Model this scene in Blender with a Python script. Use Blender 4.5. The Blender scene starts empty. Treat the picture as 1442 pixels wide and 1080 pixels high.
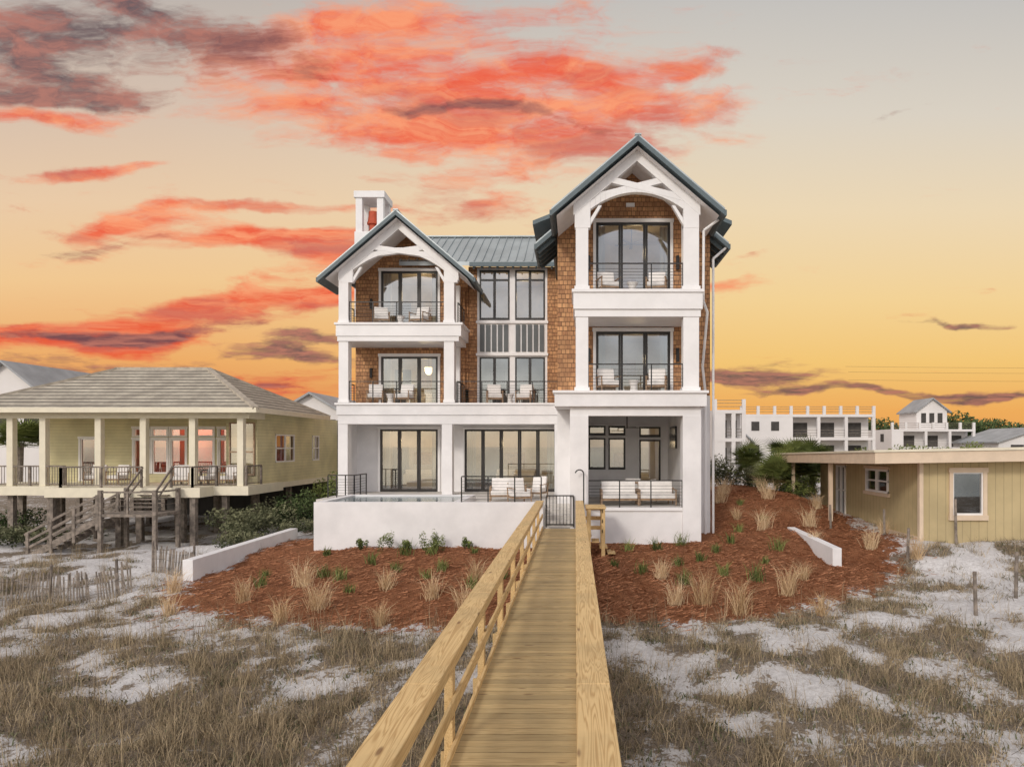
import bpy, math, random
import numpy as np
from mathutils import Vector, noise
random.seed(7); rng=np.random.default_rng(7)
sc=bpy.context.scene
sc.view_settings.view_transform='Standard'; sc.view_settings.look='None'; sc.view_settings.exposure=0

def lin(r,g,b):
    f=lambda c:(c/255/12.92) if c/255<=0.04045 else ((c/255+0.055)/1.055)**2.4
    return (f(r),f(g),f(b),1)

# ------------------------------------------------------------ materials
class N:
    def __init__(s,nt): s.nt=nt
    def l(s,a,b): s.nt.links.new(a,b)
    def setin(s,inp,v):
        if hasattr(v,'is_output') : s.l(v,inp)
        else: inp.default_value=v
    def math(s,op,a,b=0.0,c=None,clamp=False):
        nd=s.nt.nodes.new('ShaderNodeMath'); nd.operation=op; nd.use_clamp=clamp
        s.setin(nd.inputs[0],a); s.setin(nd.inputs[1],b)
        if c is not None: s.setin(nd.inputs[2],c)
        return nd.outputs[0]
    def mix(s,f,a,b,mode='MIX'):
        nd=s.nt.nodes.new('ShaderNodeMix'); nd.data_type='RGBA'; nd.blend_type=mode
        s.setin(nd.inputs[0],f); s.setin(nd.inputs[6],a); s.setin(nd.inputs[7],b)
        return nd.outputs[2]
    def ss(s,x,a,b,o0=0.0,o1=1.0):
        nd=s.nt.nodes.new('ShaderNodeMapRange'); nd.interpolation_type='SMOOTHSTEP'
        s.setin(nd.inputs[0],x); nd.inputs[1].default_value=a; nd.inputs[2].default_value=b
        nd.inputs[3].default_value=o0; nd.inputs[4].default_value=o1
        return nd.outputs[0]
    def noise(s,vec,scale,detail=4,rough=.55,dist=0):
        nd=s.nt.nodes.new('ShaderNodeTexNoise'); s.l(vec,nd.inputs['Vector'])
        nd.inputs['Scale'].default_value=scale; nd.inputs['Detail'].default_value=detail
        nd.inputs['Roughness'].default_value=rough; nd.inputs['Distortion'].default_value=dist
        return nd.outputs['Fac']
    def mapv(s,vec,sc_,loc=(0,0,0)):
        nd=s.nt.nodes.new('ShaderNodeMapping'); s.l(vec,nd.inputs[0])
        nd.inputs['Scale'].default_value=sc_; nd.inputs['Location'].default_value=loc
        return nd.outputs[0]
    def sep(s,vec):
        nd=s.nt.nodes.new('ShaderNodeSeparateXYZ'); s.l(vec,nd.inputs[0]); return nd.outputs
    def comb(s,x,y,z=0.0):
        nd=s.nt.nodes.new('ShaderNodeCombineXYZ'); s.setin(nd.inputs[0],x); s.setin(nd.inputs[1],y); s.setin(nd.inputs[2],z); return nd.outputs[0]

def newmat(name):
    m=bpy.data.materials.new(name); m.use_nodes=True
    nt=m.node_tree; h=N(nt); b=nt.nodes['Principled BSDF']
    tc=nt.nodes.new('ShaderNodeTexCoord')
    return m,h,b,tc.outputs['Object']
def bump(h,b,height,strength=.5,dist=.02):
    nd=h.nt.nodes.new('ShaderNodeBump'); nd.inputs['Strength'].default_value=strength; nd.inputs['Distance'].default_value=dist
    h.l(height,nd.inputs['Height']); h.l(nd.outputs[0],b.inputs['Normal'])
def mat(name,c,rough=.6,var=.2,ns=2.5,bs=0,bst=.3,metal=0,stretch=(1,1,1)):
    m,h,b,P=newmat(name)
    P2=h.mapv(P,stretch)
    f=h.noise(P2,ns,5,.6)
    c=tuple(c)[:3]
    lo=tuple(x*(1-var) for x in c)+(1,); hi=tuple(min(1,x*(1+var)) for x in c)+(1,)
    h.l(h.mix(h.ss(f,.3,.7),lo,hi),b.inputs['Base Color'])
    b.inputs['Roughness'].default_value=rough; b.inputs['Metallic'].default_value=metal
    if bs: bump(h,b,h.noise(P2,bs,4),bst,.01)
    return m

WHITE=mat('white_stucco',(.78,.765,.765),.7,.07,.8,60,.15)
TRIM=mat('white_trim',(.82,.805,.80),.5,.04,1.2)
BLACK=mat('black_frame',(.018,.015,.014),.4,.2)
METAL=mat('dark_metal',(.03,.028,.027),.4,.2,metal=.3)
ROOFM=mat('metal_roof',(.40,.44,.45),.42,.12,.7,metal=.35)
FASC=mat('blue_grey_fascia',(.10,.135,.15),.5,.1)
CUSH=mat('cushion_fabric',(.80,.77,.74),.9,.06,6,80,.3)
TEAK=mat('teak_frame',(.36,.24,.15),.6,.25,8)
TERRA=mat('terracotta',(.50,.09,.04),.7,.15)
CREAM=mat('interior_paint',(.50,.43,.32),.8,.1)
FLOORI=mat('interior_floor',(.22,.14,.08),.5,.2)
CURT=mat('curtain_fabric',(.60,.54,.45),.9,.15,9,stretch=(3,3,.05))
PANELD=mat('dark_louver_panel',(.10,.11,.115),.5,.1)
GREYW=mat('weathered_wood',(.21,.175,.145),.85,.4,5,40,.4)
CREAMT=mat('cream_trim',(.74,.68,.53),.6,.05)
CONC=mat('pale_concrete',(.62,.59,.55),.8,.12,2,40,.3)
TILEB=mat('beige_fascia',(.68,.54,.40),.6,.06)
WINW=mat('white_window_frame',(.8,.78,.76),.4,.03)
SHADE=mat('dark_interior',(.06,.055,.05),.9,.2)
SUNREFL=mat('sunset_reflection_wall',(.62,.11,.08),.8,.1)  # red paint stands in for the sunset reflected in the neighbour's windows
DISTW=mat('distant_white_wall',(.74,.71,.69),.8,.05,.3)
DISTR=mat('distant_grey_roof',(.32,.33,.34),.6,.15,.6)
TV=mat('tv_screen',(.02,.02,.022),.2,.1)

def shingle():
    m,h,b,P=newmat('cedar_shingles')
    x,y,z=h.sep(P)
    v=h.comb(h.math('ADD',x,y),z)
    wob=h.noise(v,1.1,4,.65)
    def brick(w_,off,loc,c1,c2):
        br=h.nt.nodes.new('ShaderNodeTexBrick'); h.l(h.mapv(v,(1,1,1),loc),br.inputs['Vector'])
        br.inputs['Scale'].default_value=1; br.inputs['Brick Width'].default_value=w_; br.inputs['Row Height'].default_value=.19
        br.inputs['Mortar Size'].default_value=.010; br.inputs['Bias'].default_value=-.05; br.offset=off; br.squash=1.35; br.squash_frequency=3
        br.inputs['Color1'].default_value=c1; br.inputs['Color2'].default_value=c2; br.inputs['Mortar'].default_value=(.06,.028,.015,1)
        return br
    b1=brick(.17,.43,(0,0,0),(.58,.32,.15,1),(.24,.10,.045,1))
    b2=brick(.17,.43,(1.7,3.8,0),(.80,.72,.64,1),(.42,.36,.32,1))
    g=h.noise(h.mapv(v,(14,1.5,1)),3,4)
    c=h.mix(h.ss(g,.25,.75,.1,.45),b1.outputs['Color'],(.58,.35,.19,1))
    c=h.mix(.55,c,h.mix(1.0,c,b2.outputs['Color'],'MULTIPLY'))
    c=h.mix(h.ss(wob,.4,.68,0,.55),c,(.23,.12,.06,1))
    h.l(h.mix(.5,c,h.mix(1.0,c,(1.7,1.7,1.7,1),'MULTIPLY')),b.inputs['Base Color']); b.inputs['Roughness'].default_value=.85
    saw=h.math('FRACT',h.math('DIVIDE',z,.19))
    hh=h.math('SUBTRACT',h.math('MULTIPLY',saw,-.8),h.math('MULTIPLY',b1.outputs['Fac'],.8))
    bump(h,b,hh,.9,.03)
    return m
SHING=shingle()

def wood(name,along,c1,c2,period=None):
    m,h,b,P=newmat(name)
    if along=='Y': sc1=(11,.55,11); sc2=(60,2,60)
    else: sc1=(.55,11,11); sc2=(2,60,60)
    x,y,z=h.sep(P)
    vec=P
    if period:
        k=h.math('FLOOR',h.math('DIVIDE',y,period))
        wn=h.nt.nodes.new('ShaderNodeTexWhiteNoise'); wn.noise_dimensions='1D'; h.l(k,wn.inputs['W'])
        rv=wn.outputs['Value']
        vec=h.comb(h.math('ADD',x,h.math('MULTIPLY',rv,37)),y,z)
    big=h.noise(h.mapv(vec,sc1),1,2,.5,.6)
    rings=h.math('ABSOLUTE',h.math('SINE',h.math('MULTIPLY',big,34)))
    fine=h.noise(h.mapv(vec,sc2),1,4,.7)
    f=h.math('ADD',h.math('MULTIPLY',h.ss(rings,0,1),.6),h.math('MULTIPLY',fine,.5),clamp=True)
    c=h.mix(f,c1+(1,),c2+(1,))
    stain=h.noise(P,.9,5,.65)
    c=h.mix(h.ss(stain,.42,.7,0,.5),c,tuple(k_*.55 for k_ in c2)+(1,))
    kn=h.nt.nodes.new('ShaderNodeTexVoronoi'); h.l(h.mapv(vec,(5,1.4,5) if along=='Y' else (1.4,5,5)),kn.inputs['Vector']); kn.inputs['Scale'].default_value=1
    c=h.mix(h.ss(kn.outputs['Distance'],.05,.14,.8,0),c,(.16,.07,.025,1))
    if period:
        c=h.mix(h.math('MULTIPLY',rv,.6),c,tuple(k_*.42 for k_ in c2)+(1,))
        edge=h.math('ABSOLUTE',h.math('SUBTRACT',h.math('FRACT',h.math('DIVIDE',y,period)),.5))
        c=h.mix(h.ss(edge,.42,.5,0,.5),c,(.12,.08,.04,1))
    h.l(c,b.inputs['Base Color']); b.inputs['Roughness'].default_value=.65
    bump(h,b,f,.3,.006)
    return m
PITCH=.145
WY=wood('treated_pine_lengthwise','Y',(.42,.24,.085),(.78,.56,.27))
WX=wood('treated_pine_planks','X',(.42,.28,.12),(.70,.53,.27),PITCH)

def glass(name,refl,tint):
    m=bpy.data.materials.new(name); m.use_nodes=True; nt=m.node_tree; nt.nodes.clear(); h=N(nt)
    o=nt.nodes.new('ShaderNodeOutputMaterial'); g=nt.nodes.new('ShaderNodeBsdfGlossy'); g.inputs['Roughness'].default_value=.02
    g.inputs['Color'].default_value=(.80,.85,.9,1)
    t=nt.nodes.new('ShaderNodeBsdfTransparent'); t.inputs['Color'].default_value=tint+(1,)
    mx=nt.nodes.new('ShaderNodeMixShader')
    tc=nt.nodes.new('ShaderNodeTexCoord'); f=h.noise(tc.outputs['Object'],.6,1)
    h.l(h.ss(f,.2,.8,refl-.07,refl+.07),mx.inputs[0]); h.l(t.outputs[0],mx.inputs[1]); h.l(g.outputs[0],mx.inputs[2]); h.l(mx.outputs[0],o.inputs[0])
    return m
GLASS=glass('window_glass',.28,(.68,.69,.64))
DGLASS=glass('neighbour_window_glass',.25,(.65,.62,.6))
def emis(name,c,s):
    m=bpy.data.materials.new(name); m.use_nodes=True; b=m.node_tree.nodes['Principled BSDF']
    b.inputs['Base Color'].default_value=(.8,.8,.8,1); b.inputs['Emission Color'].default_value=c; b.inputs['Emission Strength'].default_value=s
    return m
LAMP=emis('lit_lamp_shade',(1,.72,.4,1),3)
def water(name,c):
    m,h,b,P=newmat(name)
    b.inputs['Base Color'].default_value=c+(1,); b.inputs['Roughness'].default_value=.08
    bump(h,b,h.noise(h.mapv(P,(1,2,1)),2,4),.3,.05); return m
WATER=water('pool_water',(.10,.16,.17)); SEA=water('sea_water',(.05,.09,.10))
def tiles():
    m,h,b,P=newmat('grey_roof_tiles'); x,y,z=h.sep(P)
    row=h.math('FRACT',h.math('MULTIPLY',z,5.2))
    nz=h.noise(P,1.2,4); n2=h.noise(h.mapv(P,(4,4,16)),1,3)
    c=h.mix(h.ss(nz,.3,.7),(.34,.30,.24,1),(.50,.45,.36,1)); c=h.mix(h.ss(n2,.4,.65,0,.5),c,(.27,.24,.20,1))
    c=h.mix(h.ss(row,.0,.5,.95,0),c,(.05,.045,.04,1)); h.l(c,b.inputs['Base Color']); b.inputs['Roughness'].default_value=.8
    bump(h,b,row,.8,.05); return m
TILES=tiles()
def siding(name,c,vertical,p,dark=.6):
    m,h,b,P=newmat(name); x,y,z=h.sep(P)
    k=h.math('ADD',x,y) if vertical else z
    f=h.math('FRACT',h.math('DIVIDE',k,p)); nz=h.noise(P,.8,5)
    cc=h.mix(h.ss(nz,.3,.7),tuple(q*.86 for q in c)+(1,),tuple(q*1.08 for q in c)+(1,))
    cc=h.mix(h.ss(f,0,.12,dark,0),cc,tuple(q*.35 for q in c)+(1,)); h.l(cc,b.inputs['Base Color']); b.inputs['Roughness'].default_value=.7
    bump(h,b,h.ss(f,0,.12),.5,.02); return m
LAP=siding('yellow_lap_siding',(.66,.60,.36),False,.17)
BAT=siding('tan_board_siding',(.50,.40,.22),True,.3)

def leafmat(name,c1,c2,rough=.8):
    m,h,b,P=newmat(name)
    a=h.nt.nodes.new('ShaderNodeAttribute'); a.attribute_name='tint'
    h.l(h.mix(a.outputs['Fac'],c1+(1,),c2+(1,)),b.inputs['Base Color']); b.inputs['Roughness'].default_value=rough
    b.inputs['Specular IOR Level'].default_value=.2
    return m
DRY=leafmat('dry_grass',(.10,.08,.05),(.56,.44,.28))
STRAW=leafmat('straw_grass',(.46,.30,.15),(.80,.62,.40))
NEED=leafmat('pine_straw_needles',(.13,.048,.02),(.50,.23,.12))
GREEN=leafmat('green_leaves',(.05,.075,.02),(.28,.32,.10))
OLIVE=leafmat('olive_leaves',(.06,.07,.035),(.23,.23,.13))
DARKG=leafmat('dark_foliage',(.02,.038,.014),(.12,.16,.06))

# ------------------------------------------------------------ mesh builder
class M:
    def __init__(s): s.v=[]; s.f=[]; s.m=[]; s.mats=[]
    def mi(s,mt):
        if mt not in s.mats: s.mats.append(mt)
        return s.mats.index(mt)
    def hexa(s,p,mt):
        o=len(s.v); s.v+= [tuple(q) for q in p]; k=s.mi(mt)
        for f in ((0,3,2,1),(4,5,6,7),(0,1,5,4),(1,2,6,5),(2,3,7,6),(3,0,4,7)):
            s.f.append(tuple(o+i for i in f)); s.m.append(k)
    def box(s,x0,x1,y0,y1,z0,z1,mt):
        s.hexa([(x0,y0,z0),(x1,y0,z0),(x1,y1,z0),(x0,y1,z0),(x0,y0,z1),(x1,y0,z1),(x1,y1,z1),(x0,y1,z1)],mt)
    def beam(s,a,b,w,hh,mt,up=(0,0,1)):
        a=Vector(a); b=Vector(b); d=(b-a).normalized(); u=Vector(up)
        if abs(d.dot(u))>.98: u=Vector((0,1,0))
        r=d.cross(u).normalized()*w/2; u=r.cross(d).normalized()*hh/2
        s.hexa([a-r-u,a+r-u,b+r-u,b-r-u,a-r+u,a+r+u,b+r+u,b-r+u],mt)
    def prism(s,pts,y0,y1,mt):
        o=len(s.v); n=len(pts); k=s.mi(mt)
        s.v+=[(x,y0,z) for x,z in pts]+[(x,y1,z) for x,z in pts]
        s.f.append(tuple(range(o,o+n))); s.f.append(tuple(range(o+2*n-1,o+n-1,-1))); s.m+=[k,k]
        for i in range(n):
            j=(i+1)%n; s.f.append((o+i,o+n+i,o+n+j,o+j)); s.m.append(k)
    def quad(s,p,mt):
        o=len(s.v); s.v+=[tuple(q) for q in p]; s.f.append(tuple(range(o,o+len(p)))); s.m.append(s.mi(mt))
    def cyl(s,a,b,r0,r1,mt,n=10):
        a=Vector(a); b=Vector(b); d=(b-a).normalized(); u=Vector((0,0,1)) if abs(d.z)<.9 else Vector((1,0,0))
        r=d.cross(u).normalized(); u=r.cross(d); o=len(s.v); k=s.mi(mt)
        for c,rr in((a,r0),(b,r1)):
            for i in range(n):
                t=2*math.pi*i/n; s.v.append(tuple(c+r*math.cos(t)*rr+u*math.sin(t)*rr))
        s.f.append(tuple(range(o,o+n))); s.f.append(tuple(range(o+2*n-1,o+n-1,-1))); s.m+=[k,k]
        for i in range(n):
            j=(i+1)%n; s.f.append((o+i,o+n+i,o+n+j,o+j)); s.m.append(k)
    def mesh(s,name,recalc=True):
        me=bpy.data.meshes.new(name); me.from_pydata(s.v,[],s.f)
        for q in s.mats: me.materials.append(q)
        me.polygons.foreach_set('material_index',s.m)
        if recalc:
            import bmesh
            bm=bmesh.new(); bm.from_mesh(me); bmesh.ops.recalc_face_normals(bm,faces=bm.faces); bm.to_mesh(me); bm.free()
        me.update(); return me
    def obj(s,name,parent=None,bev=0):
        o=bpy.data.objects.new(name,s.mesh(name)); sc.collection.objects.link(o)
        if parent: o.parent=parent
        if bev:
            md=o.modifiers.new('bevel','BEVEL'); md.width=bev; md.segments=2; md.limit_method='ANGLE'
        return o
def empty(name):
    e=bpy.data.objects.new(name,None); sc.collection.objects.link(e); return e

def rail(m,a,b,h=1.05,sp=1.25,bars=7,mt=METAL,pw=.045,top=.045,vert=False):
    a=Vector(a); b=Vector(b); L=(b-a).length; n=max(1,round(L/sp)); d=(b-a)/n
    for i in range(n+1):
        p=a+d*i; m.beam(p,p+Vector((0,0,h-top)),pw,pw,mt)
    m.beam(a+Vector((0,0,h-top/2)),b+Vector((0,0,h-top/2)),top*1.2,top,mt)
    if vert:
        m.beam(a+Vector((0,0,.1)),b+Vector((0,0,.1)),.04,.05,mt)
        k=int(L/.13)
        for i in range(1,k):
            p=a+(b-a)*i/k; m.beam(p+Vector((0,0,.1)),p+Vector((0,0,h-top)),.022,.022,mt)
    else:
        for i in range(bars):
            z=.1+(h-.2)*i/bars
            m.beam(a+Vector((0,0,z)),b+Vector((0,0,z)),.013,.013,mt)
def wallo(m,x0,x1,z0,z1,y,t,ops,mt):
    xs=sorted(set([x0,x1]+[o[0] for o in ops]+[o[1] for o in ops])); zs=sorted(set([z0,z1]+[o[2] for o in ops]+[o[3] for o in ops]))
    xs=[x for x in xs if x0<=x<=x1]; zs=[z for z in zs if z0<=z<=z1]
    for i in range(len(xs)-1):
        for j in range(len(zs)-1):
            cx=(xs[i]+xs[i+1])/2; cz=(zs[j]+zs[j+1])/2
            if any(o[0]<cx<o[1] and o[2]<cz<o[3] for o in ops): continue
            m.box(xs[i],xs[i+1],y,y+t,zs[j],zs[j+1],mt)
def unit(tr,fr,gl,x0,x1,z0,z1,y,n,trans=(),trim=.12,bar=.10,glassm=None,frm=None,trm=None):
    frm=frm or BLACK; trm=trm or TRIM; glassm=glassm or GLASS
    if trim:
        tr.box(x0-trim,x0,y-.06,y+.12,z0,z1,trm); tr.box(x1,x1+trim,y-.06,y+.12,z0,z1,trm); tr.box(x0-trim-.03,x1+trim+.03,y-.08,y+.12,z1,z1+trim*1.3,trm)
    f=bar
    fr.box(x0,x0+f,y-.015,y+.1,z0,z1,frm); fr.box(x1-f,x1,y-.015,y+.1,z0,z1,frm)
    fr.box(x0+f,x1-f,y-.013,y+.1,z1-f,z1,frm); fr.box(x0+f,x1-f,y-.013,y+.1,z0,z0+f*1.4,frm)
    w=(x1-x0)/n
    for i in range(1,n):
        xc=x0+w*i; fr.box(xc-f*.9,xc-.006,y-.02,y+.1,z0+f*1.4,z1-f,frm); fr.box(xc+.006,xc+f*.9,y-.02,y+.1,z0+f*1.4,z1-f,frm)
    for zt in trans:
        fr.box(x0+f,x1-f,y-.01,y+.09,zt-f*.6,zt+f*.6,frm)
    gl.quad([(x0+.02,y+.04,z0+.02),(x1-.02,y+.04,z0+.02),(x1-.02,y+.04,z1-.02),(x0+.02,y+.04,z1-.02)],glassm)
rooms=[]
def room(m,x0,x1,z0,z1,y0,y1,power=40,lamp=False):
    m.quad([(x0,y1,z0),(x1,y1,z0),(x1,y1,z1),(x0,y1,z1)],CREAM)
    m.quad([(x0,y0,z0),(x0,y1,z0),(x0,y1,z1),(x0,y0,z1)],CREAM)
    m.quad([(x1,y0,z0),(x1,y1,z0),(x1,y1,z1),(x1,y0,z1)],CREAM)
    m.quad([(x0,y0,z0),(x1,y0,z0),(x1,y1,z0),(x0,y1,z0)],FLOORI)
    m.quad([(x0,y0,z1),(x1,y0,z1),(x1,y1,z1),(x0,y1,z1)],CREAM)
    xc=(x0+x1)/2
    m.box(xc-.7,xc+.5,y1-.06,y1-.01,z0+1.3,z0+2.0,TEAK); m.box(xc-1.9,xc-1.0,y1-.08,y1-.02,z0+.1,z0+2.3,SHADE)
    m.box(xc-1.1,xc+1.1,y1-.9,y1-.35,z0+.02,z0+.75,CUSH)
    m.box(xc-1.1,xc+1.1,y1-.33,y1-.15,z0+.02,z0+1.0,CUSH)
    if lamp:
        m.cyl((xc+.5,y0+1.8,z1-.85),(xc+.5,y0+1.8,z1-.62),.2,.24,LAMP,14); m.cyl((xc+.5,y0+1.8,z1-1.0),(xc+.5,y0+1.8,z1-.85),.1,.2,LAMP,14); m.beam((xc+.5,y0+1.8,z1-.6),(xc+.5,y0+1.8,z1),.02,.02,BLACK)
    if power:
        ld=bpy.data.lights.new('room_lamp','POINT'); ld.energy=power; ld.color=(1,.74,.45); ld.shadow_soft_size=.25
        lo=bpy.data.objects.new('room_lamp',ld); lo.location=(xc+.3,y0+1.6,z1-1.15); sc.collection.objects.link(lo); rooms.append(lo)
def curtain(m,x0,x1,z0,z1,y):
    n=int((x1-x0)/.05)+1; pts=[]
    for i in range(n+1):
        pts.append((x0+(x1-x0)*i/n, y+.05*math.sin(i*1.4)))
    for i in range(n):
        a,b=pts[i],pts[i+1]; m.quad([(a[0],a[1],z0),(b[0],b[1],z0),(b[0],b[1],z1),(a[0],a[1],z1)],CURT)

def roof_gable(m,cx,half,y0,y1,za,sl,t=.16,seam=.42):
    for sg in(-1,1):
        xe=cx+sg*half; ze=za-sl*half
        a=Vector((cx,y0,za)); b=Vector((cx,y1,za)); c=Vector((xe,y1,ze)); d=Vector((xe,y0,ze))
        low=Vector((0,0,-t*1.3))
        m.hexa([a+low,b+low,c+low,d+low,a,b,c,d],FASC)
        up=Vector((sg*sl,0,1)).normalized()*.012
        dd=Vector((sg*.04,0,-sl*.04))
        m.hexa([a,b,c+dd,d+dd,a+up,b+up,c+dd+up,d+dd+up],ROOFM)
        n=int((y1-y0)/seam)
        for i in range(n+1):
            yy=y0+.03+(y1-y0-.06)*i/max(1,n); o=Vector((sg*sl,0,1)).normalized()*.03
            m.beam(Vector((cx,yy,za))+o,Vector((xe,yy,ze))+o,.03,.05,ROOFM)
        m.box(min(xe,xe+sg*.09),max(xe,xe+sg*.09),y0+.02,y1,ze-t*1.3-.02,ze-.02,FASC)
    m.beam((cx,y0-.02,za+.04),(cx,y1,za+.04),.24,.06,ROOFM)

def truss(m,cx,y,za,sl,pin,pout,zs,zc,kx,zb):
    """white gable frame: wide rafters, shallow arched chord, straight crossing scissor braces, knee braces"""
    y0,y1=y,y+.3
    for s in(-1,1):
        w=.46
        xo=pout+.05
        m.prism([(cx,za),(cx+s*xo,za-sl*xo),(cx+s*xo,za-sl*xo-w),(cx,za-w)],y0,y1,TRIM)
    n=18; inn=[];out=[]
    for i in range(n+1):
        t=-1+2*i/n; x=cx+t*pin; zi=zs+(zc-zs)*(1-abs(t)**2.0); inn.append((x,zi)); out.append((x,zi+.24+.08*abs(t)**1.5))
    for i in range(n): m.prism([inn[i],inn[i+1],out[i+1],out[i]],y0+.02,y1-.02,TRIM)
    for s in(-1,1):
        m.prism([(cx+s*pin,zb),(cx+s*pout,zb),(cx+s*pout,za-sl*pout-.3),(cx+s*pin,za-sl*pin-.3)],y0+.01,y1-.01,TRIM)
        m.prism([(cx+s*(pin+.01),zs-.62),(cx+s*(pin+.01),zs-.36),(cx+s*(pin-.30),zs+.14),(cx+s*(pin-.44),zs+.16)],y0+.05,y1-.05,TRIM)
        a=Vector((cx-s*(pin+.05),y+.14,zc-.22)); xe=1.0*kx; b=Vector((cx+s*xe,y+.14,za-sl*xe-.30))
        m.beam(a,b,.24-.02*s,.24,TRIM,up=(0,0,1))

def chair_mesh(w=.8,name='lounge_chair'):
    m=M(); hw=w/2
    for sx in(-1,1):
        x=sx*(hw-.03)
        m.beam((x,-.36,0),(x,-.34,.6),.05,.05,TEAK); m.beam((x,.34,0),(x,.40,.62),.05,.05,TEAK)
        m.beam((x,-.40,.61),(x,.44,.63),.08,.035,TEAK)
        m.beam((x,-.34,.24),(x,.36,.24),.04,.06,TEAK)
    m.box(-hw+.06,hw-.06,-.33,-.29,.2,.28,TEAK); m.beam((-hw+.05,.36,.24),(hw-.05,.36,.24),.05,.06,TEAK)
    m.box(-hw+.065,hw-.065,-.35,.30,.285,.46,CUSH)
    m.hexa([(-hw+.07,.20,.46),(hw-.07,.20,.46),(hw-.07,.34,.46),(-hw+.07,.34,.46),(-hw+.07,.34,.98),(hw-.07,.34,.98),(hw-.07,.46,.95),(-hw+.07,.46,.95)],CUSH)
    m.beam((-hw+.05,.44,.80),(hw-.05,.44,.80),.04,.08,TEAK)
    return m.mesh(name)
CH=chair_mesh(); SOFA=chair_mesh(1.5,'outdoor_sofa')
tm=M(); tm.cyl((0,0,0),(0,0,.22),.16,.12,CUSH,16); tm.cyl((0,0,.22),(0,0,.44),.12,.2,CUSH,16); tm.cyl((0,0,.44),(0,0,.47),.22,.22,CUSH,16); TAB=tm.mesh('side_table')
def put(me,name,loc,rot=0,bev=.03):
    o=bpy.data.objects.new(name,me); o.location=loc; o.rotation_euler=(0,0,rot); sc.collection.objects.link(o)
    if bev: md=o.modifiers.new('b','BEVEL'); md.width=bev; md.segments=3; md.limit_method='ANGLE'
    return o

# ================================================================ MAIN HOUSE
H=empty('beach_house')
W=M(); S=M(); T=M(); F=M(); G=M(); R=M(); I=M(); RL=M(); D=M()
F1,F2,F3=-2.35,2.10,5.95
W.box(-.2,.5,26,26.65,-4.2,1.15,WHITE); W.box(4.1,4.8,26,26.65,-4.2,1.15,WHITE)
W.box(-.2,4.8,26.03,26.6,1.15,1.5,WHITE)
W.box(-.78,4.98,25.82,32,1.5,2.0,WHITE); T.box(-.85,5.05,25.74,28.15,2.0,2.10,TRIM)
W.box(.5,4.1,26.12,26.4,-4.2,-2.48,WHITE); T.box(.5,4.1,26.06,26.5,-2.48,-2.35,TRIM)
for z0,z1 in((2.10,4.92),(5.95,8.7)):
    T.box(.02,.5,26,26.5,z0,z1,TRIM); T.box(4.12,4.72,26,26.5,z0,z1,TRIM)
    T.box(-.03,.55,25.96,26.55,z0,z0+.14,TRIM); T.box(4.07,4.77,25.96,26.55,z0,z0+.14,TRIM)
W.box(-.02,4.78,25.97,28.2,4.92,5.2,TRIM); W.box(-.07,4.84,25.9,28.2,5.2,5.83,TRIM); T.box(-.13,4.9,25.84,28.2,5.83,5.95,TRIM)
T.box(.04,.3,28.0,28.2,2.1,4.92,TRIM)
W.box(.5,4.1,26.5,32,-2.6,-2.36,CONC); W.box(-.2,.5,26.65,32,-4.2,1.5,WHITE); W.box(4.35,4.8,26.65,32,-4.2,1.5,WHITE)
W.box(4.1,4.35,26.65,32,-4.2,-2.36,CONC)
op3=(.86,3.92,F3,9.22); op2=(.86,3.92,F2,4.72)
wallo(S,-.73,5.57,2.1,8.7,28.2,.2,[op3,op2],SHING)
S.prism([(-.73,8.7),(.86,8.7),(.86,9.22),(3.92,9.22),(3.92,8.7),(5.57,8.7),(5.57,8.75),(2.35,11.4),(-.73,8.75)],28.2,28.4,SHING)
for x0,x1 in((-.73,-.53),(5.37,5.57)):
    S.box(x0,x1,28.4,44,2.1,8.7,SHING); W.box(x0-.01,x1+.01,28.2,44,-4.3,2.08,WHITE)
W.box(-.53,-.2,28.2,32.4,-4.3,1.5,WHITE); W.box(4.8,5.37,28.2,32.4,-4.3,2.05,WHITE)
S.box(-.73,5.57,43.8,44,-4,8.7,SHING)
unit(T,F,G,.86,3.92,F3,9.22,28.2,3); unit(T,F,G,.86,3.92,F2,4.72,28.2,3)
room(I,-.4,5.2,F3,9.6,28.45,32.6,55); room(I,-.4,5.2,F2,4.95,28.45,32.6,30)
for zf,zt in((F3,9.2),(F2,4.7)):
    curtain(I,.86,1.25,zf,zt,28.7); curtain(I,3.55,3.95,zf,zt,28.7)
for k in range(5):
    a=k*2*math.pi/5+.3; I.beam((2.5,30.3,8.95),(2.5+.75*math.cos(a),30.3+.75*math.sin(a),8.95),.14,.02,BLACK)
I.beam((2.5,30.3,8.9),(2.5,30.3,9.58),.05,.05,BLACK)
for z in(7.55,3.75):
    for x in(.56,4.22): F.box(x-.06,x+.06,28.05,28.2,z-.28,z+.28,BLACK)
for z in(3.75,7.3):
    for x in(-10.5,-6.5): F.box(x-.055,x+.055,35.05,35.2,z-.25,z+.25,BLACK)
F.box(2.1,2.45,28.1,28.2,9.85,10.0,TRIM)
bo=[(.62,1.42,-1.1,.38),(1.55,2.35,-1.1,.38),(.62,1.42,.5,.95),(1.55,2.35,.5,.95),(3.0,4.0,-2.35,.3),(3.0,4.0,.42,.9)]
wallo(W,.5,4.35,-2.36,1.5,32,.2,bo,WHITE)
for o in bo: unit(T,F,G,o[0],o[1],o[2],o[3],32,1,trim=.05,bar=.08)
room(I,.3,5.2,-2.36,1.4,32.3,36,50)
F.box(4.27,4.35,29.2,30.9,-.1,.85,TV)
for k in range(4):
    a=k*math.pi/2+.4; F.beam((2.2,29,.78),(2.2+.7*math.cos(a),29+.7*math.sin(a),.78),.14,.02,BLACK)
F.beam((2.2,29,.75),(2.2,29,1.5),.05,.05,BLACK)
roof_gable(R,2.35,3.22,25.45,28.05,11.58,.855)
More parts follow.
